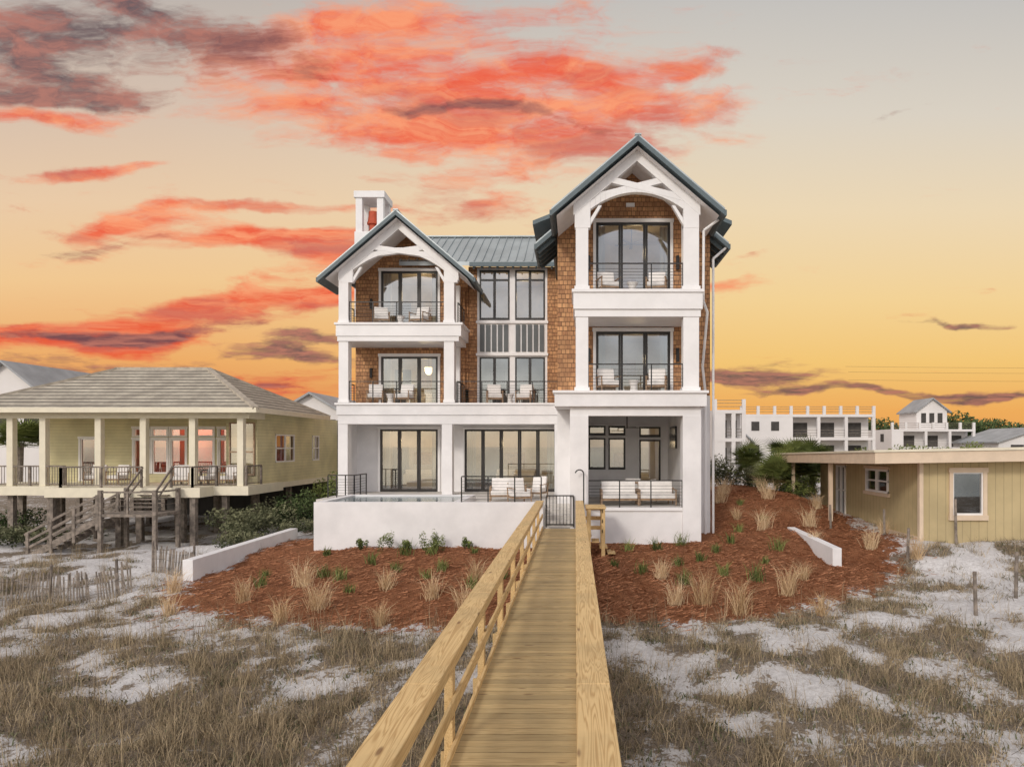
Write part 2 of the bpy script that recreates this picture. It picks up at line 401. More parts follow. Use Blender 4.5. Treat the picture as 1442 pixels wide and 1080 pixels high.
roof_gable(R,2.35,3.95,28.05,31.0,11.70,.855)
roof_gable(R,2.35,3.26,31.0,44,11.66,.855)
truss(T,2.35,25.98,11.30,.855,1.77,2.37,9.02,9.66,1.0,8.3)
R.quad([(2.35,25.6,11.25),(-.7,25.6,8.64),(-.7,28.2,8.64),(2.35,28.2,11.25)],TRIM)
R.quad([(2.35,25.6,11.25),(5.4,25.6,8.64),(5.4,28.2,8.64),(2.35,28.2,11.25)],TRIM)
for sg in(-1,1):
    xa=2.35+sg*3.1; xb=2.35+sg*4.1
    R.hexa([(xa,28.1,9.50),(xb,28.1,9.10),(xb,30.6,9.10),(xa,30.6,9.50),(xa,28.1,9.67),(xb,28.1,9.27),(xb,30.6,9.27),(xa,30.6,9.67)],FASC)
    S.box(min(xa,xa-sg*.3),max(xa,xa-sg*.3),28.25,30.8,8.6,9.55,SHING)
    for i in range(5):
        yy=28.4+i*.6; x0=2.35+sg*3.2
        R.beam((x0,yy,11.7-.855*3.2-.32),(2.35+sg*3.9,yy,11.7-.855*3.9-.32),.08,.16,FASC)
def pipe(pts,r=.055):
    for a,b in zip(pts[:-1],pts[1:]): T.cyl(a,b,r,r,TRIM,8)
pipe([(5.6,26.2,8.75),(4.95,26.3,8.3),(4.95,26.4,5.6),(5.15,26.6,5.2),(5.15,27.6,3.2),(5.35,28.05,2.2),(5.35,28.05,-3.9)])
pipe([(6.25,28.2,8.2),(5.68,28.1,7.7),(5.68,28.1,2.1),(5.68,28.1,-3.8)])
# ---- left gable block
LX0,LX1=-11.47,-5.5
for z0,z1 in((F2,5.06),(F3,8.2)):
    T.box(LX0+.03,LX0+.5,33,33.5,z0,z1,TRIM); T.box(-6.35,-5.85,33,33.5,z0,z1,TRIM)
    T.box(LX0,LX0+.53,32.97,33.53,z0,z0+.13,TRIM); T.box(-6.38,-5.82,32.97,33.53,z0,z0+.13,TRIM)
    T.box(-6.3,-5.9,34.9,35.2,z0,z1,TRIM)
W.box(LX0-.02,-5.62,32.95,35.2,5.06,5.3,TRIM); W.box(LX0-.07,-5.5,32.9,35.2,5.3,5.84,TRIM); T.box(LX0-.14,-5.42,32.84,35.2,5.84,5.95,TRIM)
W.box(LX0-.05,-.75,32.92,35.5,1.5,1.98,WHITE); T.box(LX0-.12,-.75,32.84,35.5,1.98,2.08,TRIM)
W.box(LX0,-.73,32.98,33.6,1.06,1.5,WHITE)
for x0,x1 in((LX0,-11.0),(-6.45,-5.95),(-1.0,-.74)): W.box(x0,x1,33,33.55,-4.8,1.06,WHITE)
W.box(-1.0,-.74,33.55,35.2,-4,1.5,WHITE)
l3=(-10.0,-7.08,F3,9.0); l2=(-10.0,-7.08,F2,4.6); l1=(-10.05,-7.08,F1,.86); c1=(-5.7,-.98,F1,.86)
wallo(S,LX0+.15,-5.7,F2,8.2,35.2,.2,[l3,l2],SHING)
S.prism([(LX0+.15,8.2),(-10.0,8.2),(-10.0,9.0),(-7.08,9.0),(-7.08,8.2),(-5.55,8.2),(-5.55,8.4),(-8.55,10.95),(LX0+.15,8.5)],35.2,35.4,SHING)
wallo(W,LX0+.02,-.75,F1,1.5,35.2,.2,[l1,c1],WHITE)
unit(T,F,G,*l3,35.2,3); unit(T,F,G,*l2,35.2,3); unit(T,F,G,*l1,35.2,3); unit(T,F,G,*c1,35.2,5,trim=.08)
W.box(LX0+.02,LX0+.22,33.6,46,-5,F2-.1,WHITE); S.box(LX0+.15,LX0+.35,35.4,46,F2,8.4,SHING)
S.box(-5.75,-5.55,35.4,42,F3-3,8.4,SHING)
room(I,LX0+.4,-5.9,F3,9.3,35.45,39.5,70); room(I,LX0+.4,-5.9,F2,4.9,35.45,39.5,80,True); room(I,LX0+.4,-6.2,F1,1.3,35.45,39.5,75); room(I,-6.1,-.8,F1,1.3,35.45,40,95)
for o in(l3,l2,l1): curtain(I,o[0],o[0]+.4,o[2],o[3],35.7); curtain(I,o[1]-.4,o[1],o[2],o[3],35.7)
curtain(I,c1[0],c1[0]+.5,F1,.86,35.7); curtain(I,c1[1]-.5,c1[1],F1,.86,35.7)
roof_gable(R,-8.55,3.7,32.45,35.3,11.2,.855); roof_gable(R,-8.55,3.06,35.3,46,11.2,.855)
truss(T,-8.55,32.98,10.93,.855,2.2,2.86,8.5,9.35,1.2,7.9)
for s in(-1,1):
    R.quad([(-8.55,32.6,10.9),(-8.55+s*3.4,32.6,7.99),(-8.55+s*3.4,35.2,7.99),(-8.55,35.2,10.9)],TRIM)
# ---- centre recess
CY=35.5
u1=(-4.97,-3.42,6.55,9.12); u2=(-3.12,-1.58,6.55,9.12); d1=(-4.97,-3.42,F2,4.62); d2=(-3.12,-1.58,F2,4.62)
wallo(S,-5.55,-.73,F2,9.3,CY,.2,[(-5.1,-1.45,F2,9.25)],SHING)
wallo(T,-5.1,-1.45,F2,9.25,CY,.15,[u1,u2,d1,d2],TRIM)
for o in(u1,u2): unit(T,F,G,*o,CY-.02,2,trans=(8.62,),trim=0,bar=.075)
for o in(d1,d2): unit(T,F,G,*o,CY-.02,2,trim=0,bar=.075)
for i in range(11):
    x=-4.97+i*.31
    if abs(x+3.27)<.16: continue
    F.box(x+.02,x+.25,CY-.05,CY+.01,4.9,6.3,PANELD)
T.box(-5.15,-1.4,CY-.09,CY,6.36,6.5,TRIM); T.box(-5.15,-1.4,CY-.09,CY,4.68,4.82,TRIM)
room(I,-5.4,-.8,F2,4.9,CY+.3,40,0); room(I,-5.4,-.8,5.2,9.3,CY+.3,40,60)
# centre roof
yE,yR,zE,zR=34.9,39.2,9.42,11.95
def slope(m,x0,x1,yE,yR,zE,zR):
    a=(x0,yE,zE);b=(x1,yE,zE);c=(x1,yR,zR);d=(x0,yR,zR)
    lo=lambda p:(p[0],p[1],p[2]-.2)
    m.hexa([lo(a),lo(b),lo(c),lo(d),a,b,c,d],ROOFM)
    n=int((x1-x0)/.42)
    for i in range(n+1):
        x=x0+.02+(x1-x0-.04)*i/n; m.beam((x,yE-.02,zE+.03),(x,yR,zR+.03),.035,.06,ROOFM)
slope(R,-9.0,-.5,yE,yR,zE,zR); R.box(-5.4,-.7,yE-.1,yE-.003,zE-.26,zE-.04,FASC)
R.beam((-9,yR,zR+.05),(-.5,yR,zR+.05),.3,.07,ROOFM)
for i in range(12): R.beam((-5.2+i*.4,yE+.02,zE-.3),(-5.2+i*.4,CY,zE-.1),.07,.14,FASC)
# chimney
for (x0,x1,y0,y1) in((-11.9,-11.55,37,37.35),(-10.75,-10.4,37,37.35),(-11.9,-11.55,38.15,38.5),(-10.75,-10.4,38.15,38.5)): W.box(x0,x1,y0,y1,11.6,13.45,WHITE)
W.box(-11.95,-10.35,36.95,38.55,7,11.6,WHITE); W.box(-11.98,-10.32,36.92,38.58,13.45,13.8,WHITE)
R.cyl((-11.15,37.7,11.6),(-11.15,37.7,12.3),.24,.2,TERRA,16); R.cyl((-11.15,37.7,12.3),(-11.15,37.7,12.9),.3,.24,TERRA,16); R.cyl((-11.15,37.7,12.2),(-11.15,37.7,12.32),.33,.33,TERRA,16)
# ---- terrace and pool
W.box(-9.96,-1.22,26,26.3,-4.6,-2.14,WHITE); W.box(-9.96,-9.66,26.3,30.2,-4.6,-2.14,WHITE); W.box(-9.66,-4.4,29.9,30.2,-4.2,-2.14,WHITE)
W.box(-4.7,-4.4,26.3,29.9,-4.2,-2.14,WHITE)
W.box(-4.4,-1.22,26.3,30.2,-4.6,-2.36,CONC); W.box(-11.47,-1.22,30.2,35.2,-5,-2.36,CONC); W.box(-1.22,-.2,28.1,35.2,-4.6,-2.37,CONC)
W.box(-9.66,-4.7,26.3,29.9,-4.2,-3.5,CONC)
D.quad([(-9.66,26.3,-2.2),(-4.7,26.3,-2.2),(-4.7,29.9,-2.2),(-9.66,29.9,-2.2)],WATER)
for i in range(4): W.box(-1.22,-.2,26.2+i*.4,28.1,-3.3+i*.19,-3.11+i*.19+.0,CONC)
W.box(-1.22,-.2,25.9,28.1,-4.3,-3.3,CONC)
rail(RL,(.5,26.15,F1),(4.1,26.15,F1),1.05,1.2); rail(RL,(-4.35,26.12,-2.14),(-1.3,26.12,-2.14),1.0,.9)
rail(RL,(.5,26.12,F2),(4.12,26.12,F2)); rail(RL,(.5,26.12,F3),(4.12,26.12,F3))
for z in(F2,F3):
    rail(RL,(-10.97,33.12,z),(-6.35,33.12,z)); rail(RL,(-5.72,33.3,z),(-5.72,35.1,z),sp=.9); rail(RL,(LX0+.1,33.5,z),(LX0+.1,35.1,z),sp=.9)
rail(RL,(-5.75,33.12,F2),(-.85,33.12,F2)); rail(RL,(-11.3,31.2,-2.36),(-10.1,31.2,-2.36),sp=.45); rail(RL,(-10.1,31.2,-2.36),(-10.1,33.0,-2.36),sp=.9)
gt=M(); rail(gt,(-1.1,25.92,-3.08),(-.06,25.92,-3.08),1.22,1.04,vert=True,pw=.05)
gt.obj('garden_gate')
sh=M(); pts=[(.32,25.7,-3.1),(.32,25.7,-1.05)]+[(.32-.16+.16*math.cos(t),25.7,-1.05+.16*math.sin(t)) for t in np.linspace(.2,2.9,7)]
for a,b in zip(pts[:-1],pts[1:]): sh.cyl(a,b,.025,.025,METAL,8)
sh.obj('outdoor_shower')
W.obj('walls',H,.012); S.obj('shingle_walls',H); T.obj('trim_and_columns',H,.01); F.obj('door_and_window_frames',H); G.obj('glass_panes',H); R.obj('roofs',H); I.obj('interior_rooms',H); RL.obj('railings',H); D.obj('pool_surface',H)
for r in rooms: r.parent=H
for (x,y,z,r) in((1.3,26.9,F3,.25),(3.2,26.9,F3,-.2),(1.3,26.9,F2,.25),(3.2,26.9,F2,-.2),(-9.6,33.8,F3,.3),(-7.7,33.8,F3,-.3),(-9.9,33.8,F2,.2),(-8.45,33.8,F2,-.2),(-4.0,33.9,F2,.2),(-2.5,33.9,F2,-.2),(-2.3,28.2,-2.36,.5),(-1.75,31,-2.36,-.4),(2.6,29.5,-2.36,2.8),(3.6,28.3,-2.36,1.2)):
    put(CH,'lounge_chair',(x,y,z+.005),r)
for p in((1.75,27.2,-2.36),(3.25,27.3,-2.36),(-2.9,29.2,-2.36)): put(SOFA,'outdoor_sofa',(p[0],p[1],p[2]+.005),.05)
for p in((2.25,26.9,F3),(2.3,26.9,F2),(-8.65,33.8,F3),(-9.15,33.8,F2),(-3.25,33.9,F2),(2.5,28.4,-2.36)): put(TAB,'side_table',(p[0],p[1],p[2]+.005),0,0)

# ================================================================ BOARDWALK
B=M(); fl=-3.12
y=-3.0; k0=int(math.floor(y/PITCH))
for k in range(k0,int(25.85/PITCH)):
    B.box(-1.24+random.uniform(-.006,.006),.07+random.uniform(-.006,.006),k*PITCH+.004,(k+1)*PITCH-.005,fl-.04,fl+random.uniform(-.003,.003),WX)
BW=empty('boardwalk'); B.obj('planks',BW)
B=M(); cz=-2.05
ends=[-3,1.3,5.9,9.6,13.3,17.9,21.6,25.75]
for x0,x1,s in((-1.475,-1.185,-1),(.01,.30,1)):
    for a,b in zip(ends[:-1],ends[1:]): B.box(x0,x1,a+.003,b-.003,cz-.04+random.uniform(-.002,.002),cz+random.uniform(-.003,.003),WY)
    ye=-2.6
    px0,px1=(-1.345,-1.255) if s<0 else (.08,.17)
    rx0,rx1=(-1.252,-1.212) if s<0 else (.037,.077)
    while ye<25.7:
        B.box(px0,px1,ye,ye+.14,-5.2 if int(ye*2)%2 else -4.9,cz-.045,WY); ye+=2.4
    for zt,hh in((cz-.045,.14),(cz-.50,.14)):
        for a,b in zip(ends[:-1],ends[1:]): B.box(rx0,rx1,a+.8,min(b+.797,25.7),zt-hh,zt,WY)
    B.box(rx0,rx1,-3,25.8,fl-.28,fl-.05,WY); B.box(rx0,rx1,-3,25.8,fl+.02,fl+.10,WY)
B.obj('handrails_and_posts',BW,.008)
B=M()
for yy in np.arange(-2,25.5,2.4):
    B.box(-1.5,.33,yy,yy+.05,fl-.5,fl-.29,WY)
    for x in(-1.46,.17): B.box(x,x+.14,yy+.06,yy+.2,-5.6,fl-.3,WY)
for x,yv in((.42,25.0),(.92,25.0),(.42,23.9),(.92,23.9)): B.box(x,x+.13,yv,yv+.13,-4.6,-2.2,WY)
for z in(-2.35,-2.7,-3.05): B.box(.38,.98,24.94,24.99,z,z+.14,WY); B.box(.93,.98,23.9,24.93,z,z+.14,WY)
B.box(.36,1.08,23.85,25.2,-2.2,-2.15,WY)
for i in range(4): B.box(.3+i*.28,.58+i*.28,24.0,24.9,-3.2-i*.2,-3.16-i*.2,WY)
B.obj('supports_and_landing',BW,.006)

# ================================================================ TERRAIN
ctl=np.array([(5.5,26,-3.65),(8.5,26.7,-3.3),(8.55,22.5,-3.97),(12.5,24.7,-3.4),(17,24,-3.45),(14,33,-3.2),(9,33,-2.35),(8,38,-2.3),(10,45,-2.8),(3.5,17.5,-4.38),(2,22,-3.98),(2,26,-3.72),(-4,26,-3.86),(-9,26,-3.9),(-4,21,-4.15),
 (-10,21,-4.3),(-12.5,23,-4.45),(-13.2,29,-4.2),(-5,16.8,-4.5),(-12,18,-4.65),(-16,20,-4.8),(-24,31,-4.75),(-18,34,-4.7),(-16,28,-4.6),(-14,36,-4.2),(-20,42,-4.7),(-26,38,-4.7),(10,19,-4.25),(14,18,-4.2),(18,16,-4.3),(0,10,-4.7),(8,10,-4.65),(-8,10,-4.75),(-16,10,-4.85),(16,10,-4.6),(0,2,-4.8),(-12,2,-4.9),(12,2,-4.8),(0,36,-3.9),(-6,36,-4),(20,45,-3.3),(-40,60,-4),(40,60,-3.4),(0,80,-3.3),(60,120,-3.2),(-60,120,-3.5),(0,-12,-5.0),(30,0,-4.8),(-30,0,-5),(24,20,-3.8),(-30,20,-4.9)])
def gz(x,y,fine=True):
    x=np.asarray(x,float); y=np.asarray(y,float); shp=x.shape; x=x.ravel(); y=y.ravel()
    num=np.zeros_like(x); den=np.zeros_like(x)
    for cx,cy,cz_ in ctl:
        w=1/((x-cx)**2+(y-cy)**2+1.2)**2; num+=w*cz_; den+=w
    z=num/den
    far=np.clip((np.hypot(x,y-20)-60)/120,0,1); z=z*(1-far)+(-3.4)*far
    sea=np.clip((-y-14)/20,0,1); z=z-sea*3
    near=1-far
    z+=near*(.08*np.sin(x*1.3+1.7*np.sin(y*.9))*np.cos(y*1.1+x*.35)+.045*np.sin(x*3.1+y*1.9)*np.sin(y*2.7-x*1.3)+.014*np.sin(x*9+3*np.sin(y*5))*np.sin(y*8.3))
    ins=(x>-11.6)&(x<5.7)&(y>25.9)&(y<45); z=np.where(ins,np.minimum(z,-3.5),z)
    return z.reshape(shp)
def axis(lo,hi,st,fars,g=1.25):
    c=list(np.arange(lo,hi,st)); s=st
    a=hi
    while a<fars: c.append(a); s*=g; a+=s
    c.append(fars+s); a=lo; s=st; L=[]
    while a>-fars: s*=g; a-=s; L.append(a)
    return np.array(L[::-1]+c)
ax=axis(-26,24,.16,3000); ay=axis(4,40,.16,3000)
X,Y=np.meshgrid(ax,ay); Z=gz(X,Y)
def fbm(x,y,seed=0,sc_=1.0):
    v=np.empty(len(x))
    for i in range(len(x)): v[i]=noise.fractal((x[i]*sc_,y[i]*sc_,seed),.6,2.1,4)
    return v
nx,ny=len(ax),len(ay)
co=np.stack([X.ravel(),Y.ravel(),Z.ravel()],1)
idx=np.arange(nx*ny).reshape(ny,nx); q=np.stack([idx[:-1,:-1],idx[:-1,1:],idx[1:,1:],idx[1:,:-1]],-1).reshape(-1,4)
def fastmesh(name,co,faces,k,mats,tint=None):
    me=bpy.data.meshes.new(name); nf=len(faces)
    me.vertices.add(len(co)); me.vertices.foreach_set('co',np.ascontiguousarray(co,dtype=np.float32).ravel())
    me.loops.add(nf*k); me.loops.foreach_set('vertex_index',np.ascontiguousarray(faces,dtype=np.int32).ravel())
    me.polygons.add(nf); me.polygons.foreach_set('loop_start',np.arange(0,nf*k,k,dtype=np.int32)); me.polygons.foreach_set('loop_total',np.full(nf,k,dtype=np.int32))
    me.update(calc_edges=True)
    for m_ in mats: me.materials.append(m_)
    if tint is not None:
        a=me.attributes.new('tint','FLOAT','POINT'); a.data.foreach_set('value',np.ascontiguousarray(tint,dtype=np.float32))
    return me
def mulchd(x,y):
    xx=x+.6; p=np.where(xx<0,3.2,2.2)
    e=1-((np.abs(xx)/12.6)**p+(np.abs(y-28)/11.4)**p)**(1/p)
    e=e*11
    rt=np.minimum(11.9-x, 41-y); rt=np.minimum(rt, x-5.0); rt=np.where(y>26,rt,-9)
    e=np.where((x<-5)&(y>22.5),np.minimum(e,x+12.6),e)
    lf=np.where((x<0)&(y>30),-3.,e)
    return np.maximum(np.minimum(lf,40-y),rt)
def gmat():
    m,h,b,P=newmat('dune_ground')
    a=h.nt.nodes.new('ShaderNodeAttribute'); a.attribute_name='mulch'
    v=h.nt.nodes.new('ShaderNodeAttribute'); v.attribute_name='veg'
    n1=h.noise(P,1.1,6,.65); n2=h.noise(P,9,5,.7); n3=h.noise(P,45,3,.7)
    sand=h.mix(h.ss(n2,.3,.7),(.56,.54,.53,1),(.78,.765,.76,1))
    sand=h.mix(h.ss(n3,.54,.7,0,.55),sand,(.30,.25,.21,1))
    lit=h.mix(h.ss(n2,.35,.65),(.10,.08,.06,1),(.25,.20,.15,1)); lit=h.mix(h.ss(n3,.45,.65,0,.6),lit,(.42,.36,.29,1))
    vf=h.math('ADD',v.outputs['Fac'],h.math('ADD',h.math('MULTIPLY',h.math('SUBTRACT',n1,.5),1.5),h.math('MULTIPLY',h.math('SUBTRACT',n2,.5),2.2)))
    c=h.mix(h.ss(vf,.02,.26),sand,lit)
    ms=h.noise(P,26,5,.8); ml=h.noise(P,2.5,4)
    mul=h.mix(h.ss(ms,.3,.7),(.11,.042,.02,1),(.40,.18,.09,1)); mul=h.mix(h.ss(ml,.35,.75,0,.5),mul,(.20,.085,.045,1))
    mf=h.math('ADD',a.outputs['Fac'],h.math('ADD',h.math('MULTIPLY',h.math('SUBTRACT',n1,.5),3.4),h.math('MULTIPLY',h.math('SUBTRACT',n2,.5),1.6)))
    mk=h.ss(mf,-.1,.15)
    c=h.mix(mk,c,mul); h.l(c,b.inputs['Base Color']); b.inputs['Roughness'].default_value=.95; b.inputs['Specular IOR Level'].default_value=.1
    hh=h.math('ADD',h.math('MULTIPLY',n2,.7),h.math('MULTIPLY',ms,.4)); bump(h,b,hh,.9,.08)
    return m
me=fastmesh('ground',co,q,4,[gmat()]); me.polygons.foreach_set('use_smooth',np.ones(len(q),dtype=bool))
xs,ys=co[:,0],co[:,1]
md_=mulchd(xs,ys)
vg=np.full(len(xs),.35)
nearm=(np.abs(xs)<32)&(ys>-2)&(ys<60)
vv=fbm(xs[nearm],ys[nearm],3.3,.6)
def vegbase(x,y):
    b=np.full(len(x),.06)
    b+= .16*np.exp(-((y-10)/5.5)**2)
    b+= .14*np.exp(-(((x+8)/6)**2+((y-11)/5)**2))
    b-= .25*np.exp(-(((x-3.4)/1.7)**2+((y-12)/4)**2))
    b-= .5*np.exp(-(((x+15.5)/3.5)**2+((y-26)/4.0)**2))
    b-= .34*np.exp(-(((x-14)/4)**2+((y-20)/3.6)**2))
    return b
vg[nearm]=vv*.95+vegbase(xs[nearm],ys[nearm])
for nm,arr in(('mulch',md_),('veg',vg)):
    a=me.attributes.new(nm,'FLOAT','POINT'); a.data.foreach_set('value',arr.astype(np.float32))
go=bpy.data.objects.new('ground',me); sc.collection.objects.link(go)
s_=M(); s_.quad([(-3000,-3000,-5.9),(3000,-3000,-5.9),(3000,-20,-5.9),(-3000,-20,-5.9)],SEA); s_.obj('sea')

# ------------------------------------------------------------ grass
def blades(px,py,pz,n,h,spread,lean,width,hv=.4):
    K=len(px)*n
    bx=np.repeat(px,n)+rng.normal(0,spread,K); by=np.repeat(py,n)+rng.normal(0,spread,K); bz=np.repeat(pz,n)-.03
    H_=np.repeat(h if np.ndim(h) else np.full(len(px),h),n)*rng.uniform(1-hv,1+hv,K)
    az=rng.uniform(0,2*np.pi,K); ln=lean*rng.uniform(.2,1.3,K)
    dx,dy=np.cos(az),np.sin(az)
    tw=rng.uniform(0,2*np.pi,K); wx=np.cos(tw)*width/2; wy=np.sin(tw)*width/2
    m1=np.stack([bx+dx*H_*ln*.35,by+dy*H_*ln*.35,bz+H_*.55],1); tp=np.stack([bx+dx*H_*ln,by+dy*H_*ln,bz+H_*(1-.35*ln)],1)
    b0=np.stack([bx,by,bz],1); w=np.stack([wx,wy,np.zeros(K)],1)
    co=np.stack([b0-w,b0+w,m1-w*.8,m1+w*.8,tp],1).reshape(-1,3)
    o=np.arange(K)[:,None]*5
    tr=np.concatenate([o+np.array([0,1,3]),o+np.array([0,3,2]),o+np.array([2,3,4])],1).reshape(-1,3)
    base=np.repeat(rng.normal(.5,.2,len(px)),n)
    t=np.clip(base+rng.normal(0,.22,K),0,1); tint=np.repeat(t,5)
    return co,tr,tint
def addb(name,parts,mt,parent=None):
    co=[];tr=[];ti=[];o=0
    for c,t,i in parts: co.append(c);tr.append(t+o);ti.append(i);o+=len(c)
    me=fastmesh(name,np.concatenate(co),np.concatenate(tr),3,[mt],np.concatenate(ti))
    ob=bpy.data.objects.new(name,me); sc.collection.objects.link(ob)
    if parent: ob.parent=parent
    return ob
NP=34000
gx=rng.uniform(-22,22,NP); gy=4.5+rng.uniform(0,1,NP)*24
keep=(np.abs(gx+.5)<gy*1.0+2)&(mulchd(gx,gy)<-.1)&~((gx>-1.6)&(gx<.4)); gx,gy=gx[keep],gy[keep]
vd=fbm(gx,gy,3.3,.6)*.95+vegbase(gx,gy)+fbm(gx,gy,9.1,2.2)*.55
k=vd+rng.normal(0,.12,len(vd))>.12; gx,gy,vd=gx[k],gy[k],vd[k]
gzv=gz(gx,gy)
h_=np.clip(.08+.26*np.clip(vd,0,1)+rng.uniform(-.03,.12,len(gx)),.07,.5)
a1=blades(gx,gy,gzv,13,h_,.10,.85,.009)
u0=rng.uniform(0,1,len(gx)); sel=u0<np.where(gx<0,.17,.06); a2=blades(gx[sel],gy[sel],gzv[sel],7,.78,.06,.35,.007)
addb('dune_grass',[a1,a2],DRY)
sel=rng.uniform(0,1,len(gx))<.30
addb('dune_ground_cover',[blades(gx[sel]+.15,gy[sel],gzv[sel],11,.11,.15,1.1,.026)],OLIVE)
NT=4200; tx=rng.uniform(-18,18,NT); ty=rng.uniform(5,24,NT); k=(mulchd(tx,ty)<-.2)&~((tx>-1.6)&(tx<.4)); tx,ty=tx[k],ty[k]
addb('dead_stems',[blades(tx,ty,gz(tx,ty)+.02,4,.2,.10,1.9,.013)],DRY)
cl=[(-9.3,19.2),(-6.9,18.3),(-4.9,17.2),(-4.0,19.2),(-2.9,18.0),(-8.2,20.6),(-5.6,20.2),(-7.4,17.2),(-11.0,18.5),(-3.1,21.2),(2.8,18.9),(3.5,18.6),(4.3,17.7),(6.0,19.2),(6.8,20.3),(8.7,24.8),(7.4,26.8),(9.5,27.6),(10.4,24.0),(11.2,22.4),(7.0,29.5),(10.8,30.5),(8.9,31.5),(9.3,34),(7.2,33),(9.8,36),(2.6,20.6),(6.3,17.5),(12.0,26.5),(-12.0,20.4),(7.0,36),(6.7,31.5)]
for i,(x,y_) in enumerate(cl):
    s=random.uniform(.7,1.25)
    addb('ornamental_grass',[blades(np.array([x]),np.array([y_]),gz(np.array([x]),np.array([y_])),150,.74*s,.10*s,.75,.011,.55)],STRAW)
gl=[(-8.2,22.2),(-7.0,23.4),(-5.2,24.6),(-5.9,22.5),(-4.4,22.6),(-3.6,24.4),(-2.4,23.2),(-8.9,24.5),(-6.2,24.9),(-3.0,20.0),(-4.7,21.5),(-10.2,22.5),(-2.2,21.0),(-9.6,20.8),(-7.4,21.4),(-6.5,19.6),
    (1.3,22.5),(2.1,21.4),(2.9,24.3),(4.2,23.0),(5.0,24.2),(4.6,21.2),(6.3,22.6),(3.4,22.6),(5.8,25.5),(7.2,24.2),(1.9,24.6),(3.9,25.0),(6.6,27.5),(8.0,29),(7.5,31),(5.4,20.5),(3.2,20.2)]
for i,(x,y_) in enumerate(gl):
    s=random.uniform(.7,1.4)
    addb('green_grass_clump',[blades(np.array([x]),np.array([y_]),gz(np.array([x]),np.array([y_])),60,.40*s,.08*s,.7,.022)],GREEN)
NN=60000
nx_=rng.uniform(-13.5,12.5,NN); ny_=rng.uniform(16,36,NN); k=mulchd(nx_,ny_)+rng.normal(0,.5,NN)>.1; nx_,ny_=nx_[k],ny_[k]
k=~((nx_>-11)&(nx_<5.5)&(ny_>25.9)); nx_,ny_=nx_[k],ny_[k]; K=len(nx_)
az=rng.uniform(0,np.pi,K); L=rng.uniform(.07,.17,K); z_=gz(nx_,ny_)
dx,dy=np.cos(az)*L,np.sin(az)*L; up=rng.uniform(.0,.05,K)
co=np.stack([np.stack([nx_-dx,ny_-dy,z_+.01],1),np.stack([nx_+dx,ny_+dy,z_+.01+up],1),np.stack([nx_+dx-dy*.12,ny_+dy+dx*.12,z_+.03+up],1)],1).reshape(-1,3)
addb('pine_straw',[(co,np.arange(3*K).reshape(-1,3),np.repeat(rng.uniform(0,1,K),3))],NEED)

def foliage(cents,nleaf,size):
    C=[];Tt=[]
    for (x,y_,z,rx,ry,rz) in cents:
        u=rng.normal(0,1,(nleaf,3)); u/=np.linalg.norm(u,axis=1)[:,None]; r=rng.uniform(.35,1.08,nleaf)**.6
        p=u*r[:,None]*np.array([rx,ry,rz])+np.array([x,y_,z])
        a=rng.normal(0,1,(nleaf,3)); a/=np.linalg.norm(a,axis=1)[:,None]; b_=np.cross(a,rng.normal(0,1,(nleaf,3))); b_/=np.linalg.norm(b_,axis=1)[:,None]
        sz=size*rng.uniform(.5,1.3,nleaf)[:,None]
        C.append(np.stack([p-a*sz,p+a*sz*.9,p+b_*sz*.8],1).reshape(-1,3))
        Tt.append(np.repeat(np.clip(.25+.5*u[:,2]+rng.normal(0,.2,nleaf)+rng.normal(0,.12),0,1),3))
    C=np.concatenate(C); return (C,np.arange(len(C)).reshape(-1,3),np.concatenate(Tt))
def bush(name,x,y_,r,hh,mt=GREEN,n=9,leaf=.07,nl=260,z=None):
    z0=float(gz(np.array([x]),np.array([y_]))[0]) if z is None else z
    cs=[(x+random.uniform(-r,r)*.7,y_+random.uniform(-r,r)*.7,z0+hh*random.uniform(.25,.75),r*random.uniform(.3,.55),r*random.uniform(.3,.55),hh*random.uniform(.25,.45)) for _ in range(n)]
    return addb(name,[foliage(cs,nl,leaf)],mt)
for x,y_,s in((-7.0,25.3,.45),(-5.35,25.2,.5),(-5.1,25.5,.4),(-6.3,25.4,.3),(-4.0,25.4,.3),(-7.9,25.3,.3)): bush('seaside_shrub',x,y_,s*.7,s*1.5,GREEN,7,.04,90)
bush('green_shrub',-15.6,33.2,2.2,1.7,OLIVE,14,.09,300); bush('green_shrub',-13.4,38,2.0,2.6,GREEN,14,.09,300); bush('green_shrub',-14.2,35,1.4,1.9,DARKG,12,.09,300)
bush('green_shrub',-12.6,31.5,.9,.8,OLIVE,8,.06,200); bush('green_shrub',-26,33,2.6,1.0,OLIVE,10,.09,260); bush('green_shrub',-30,36,2.4,1.4,DARKG,10,.09,260); bush('green_shrub',-15.0,30.3,1.2,.9,OLIVE,10,.07,220)
bush('green_shrub',9.0,43,1.6,2.2,OLIVE,14,.09,300); bush('green_shrub',7.2,46,1.2,2.9,GREEN,12,.1,300); bush('green_shrub',12.0,36,1.0,1.2,OLIVE,9,.07,240)
bush('green_shrub',14.5,45,2.2,2.6,GREEN,12,.1,260); bush('green_shrub',11.2,34,.9,.9,GREEN,9,.06,240); bush('green_shrub',10.0,38.5,1.2,1.5,OLIVE,10,.08,240)
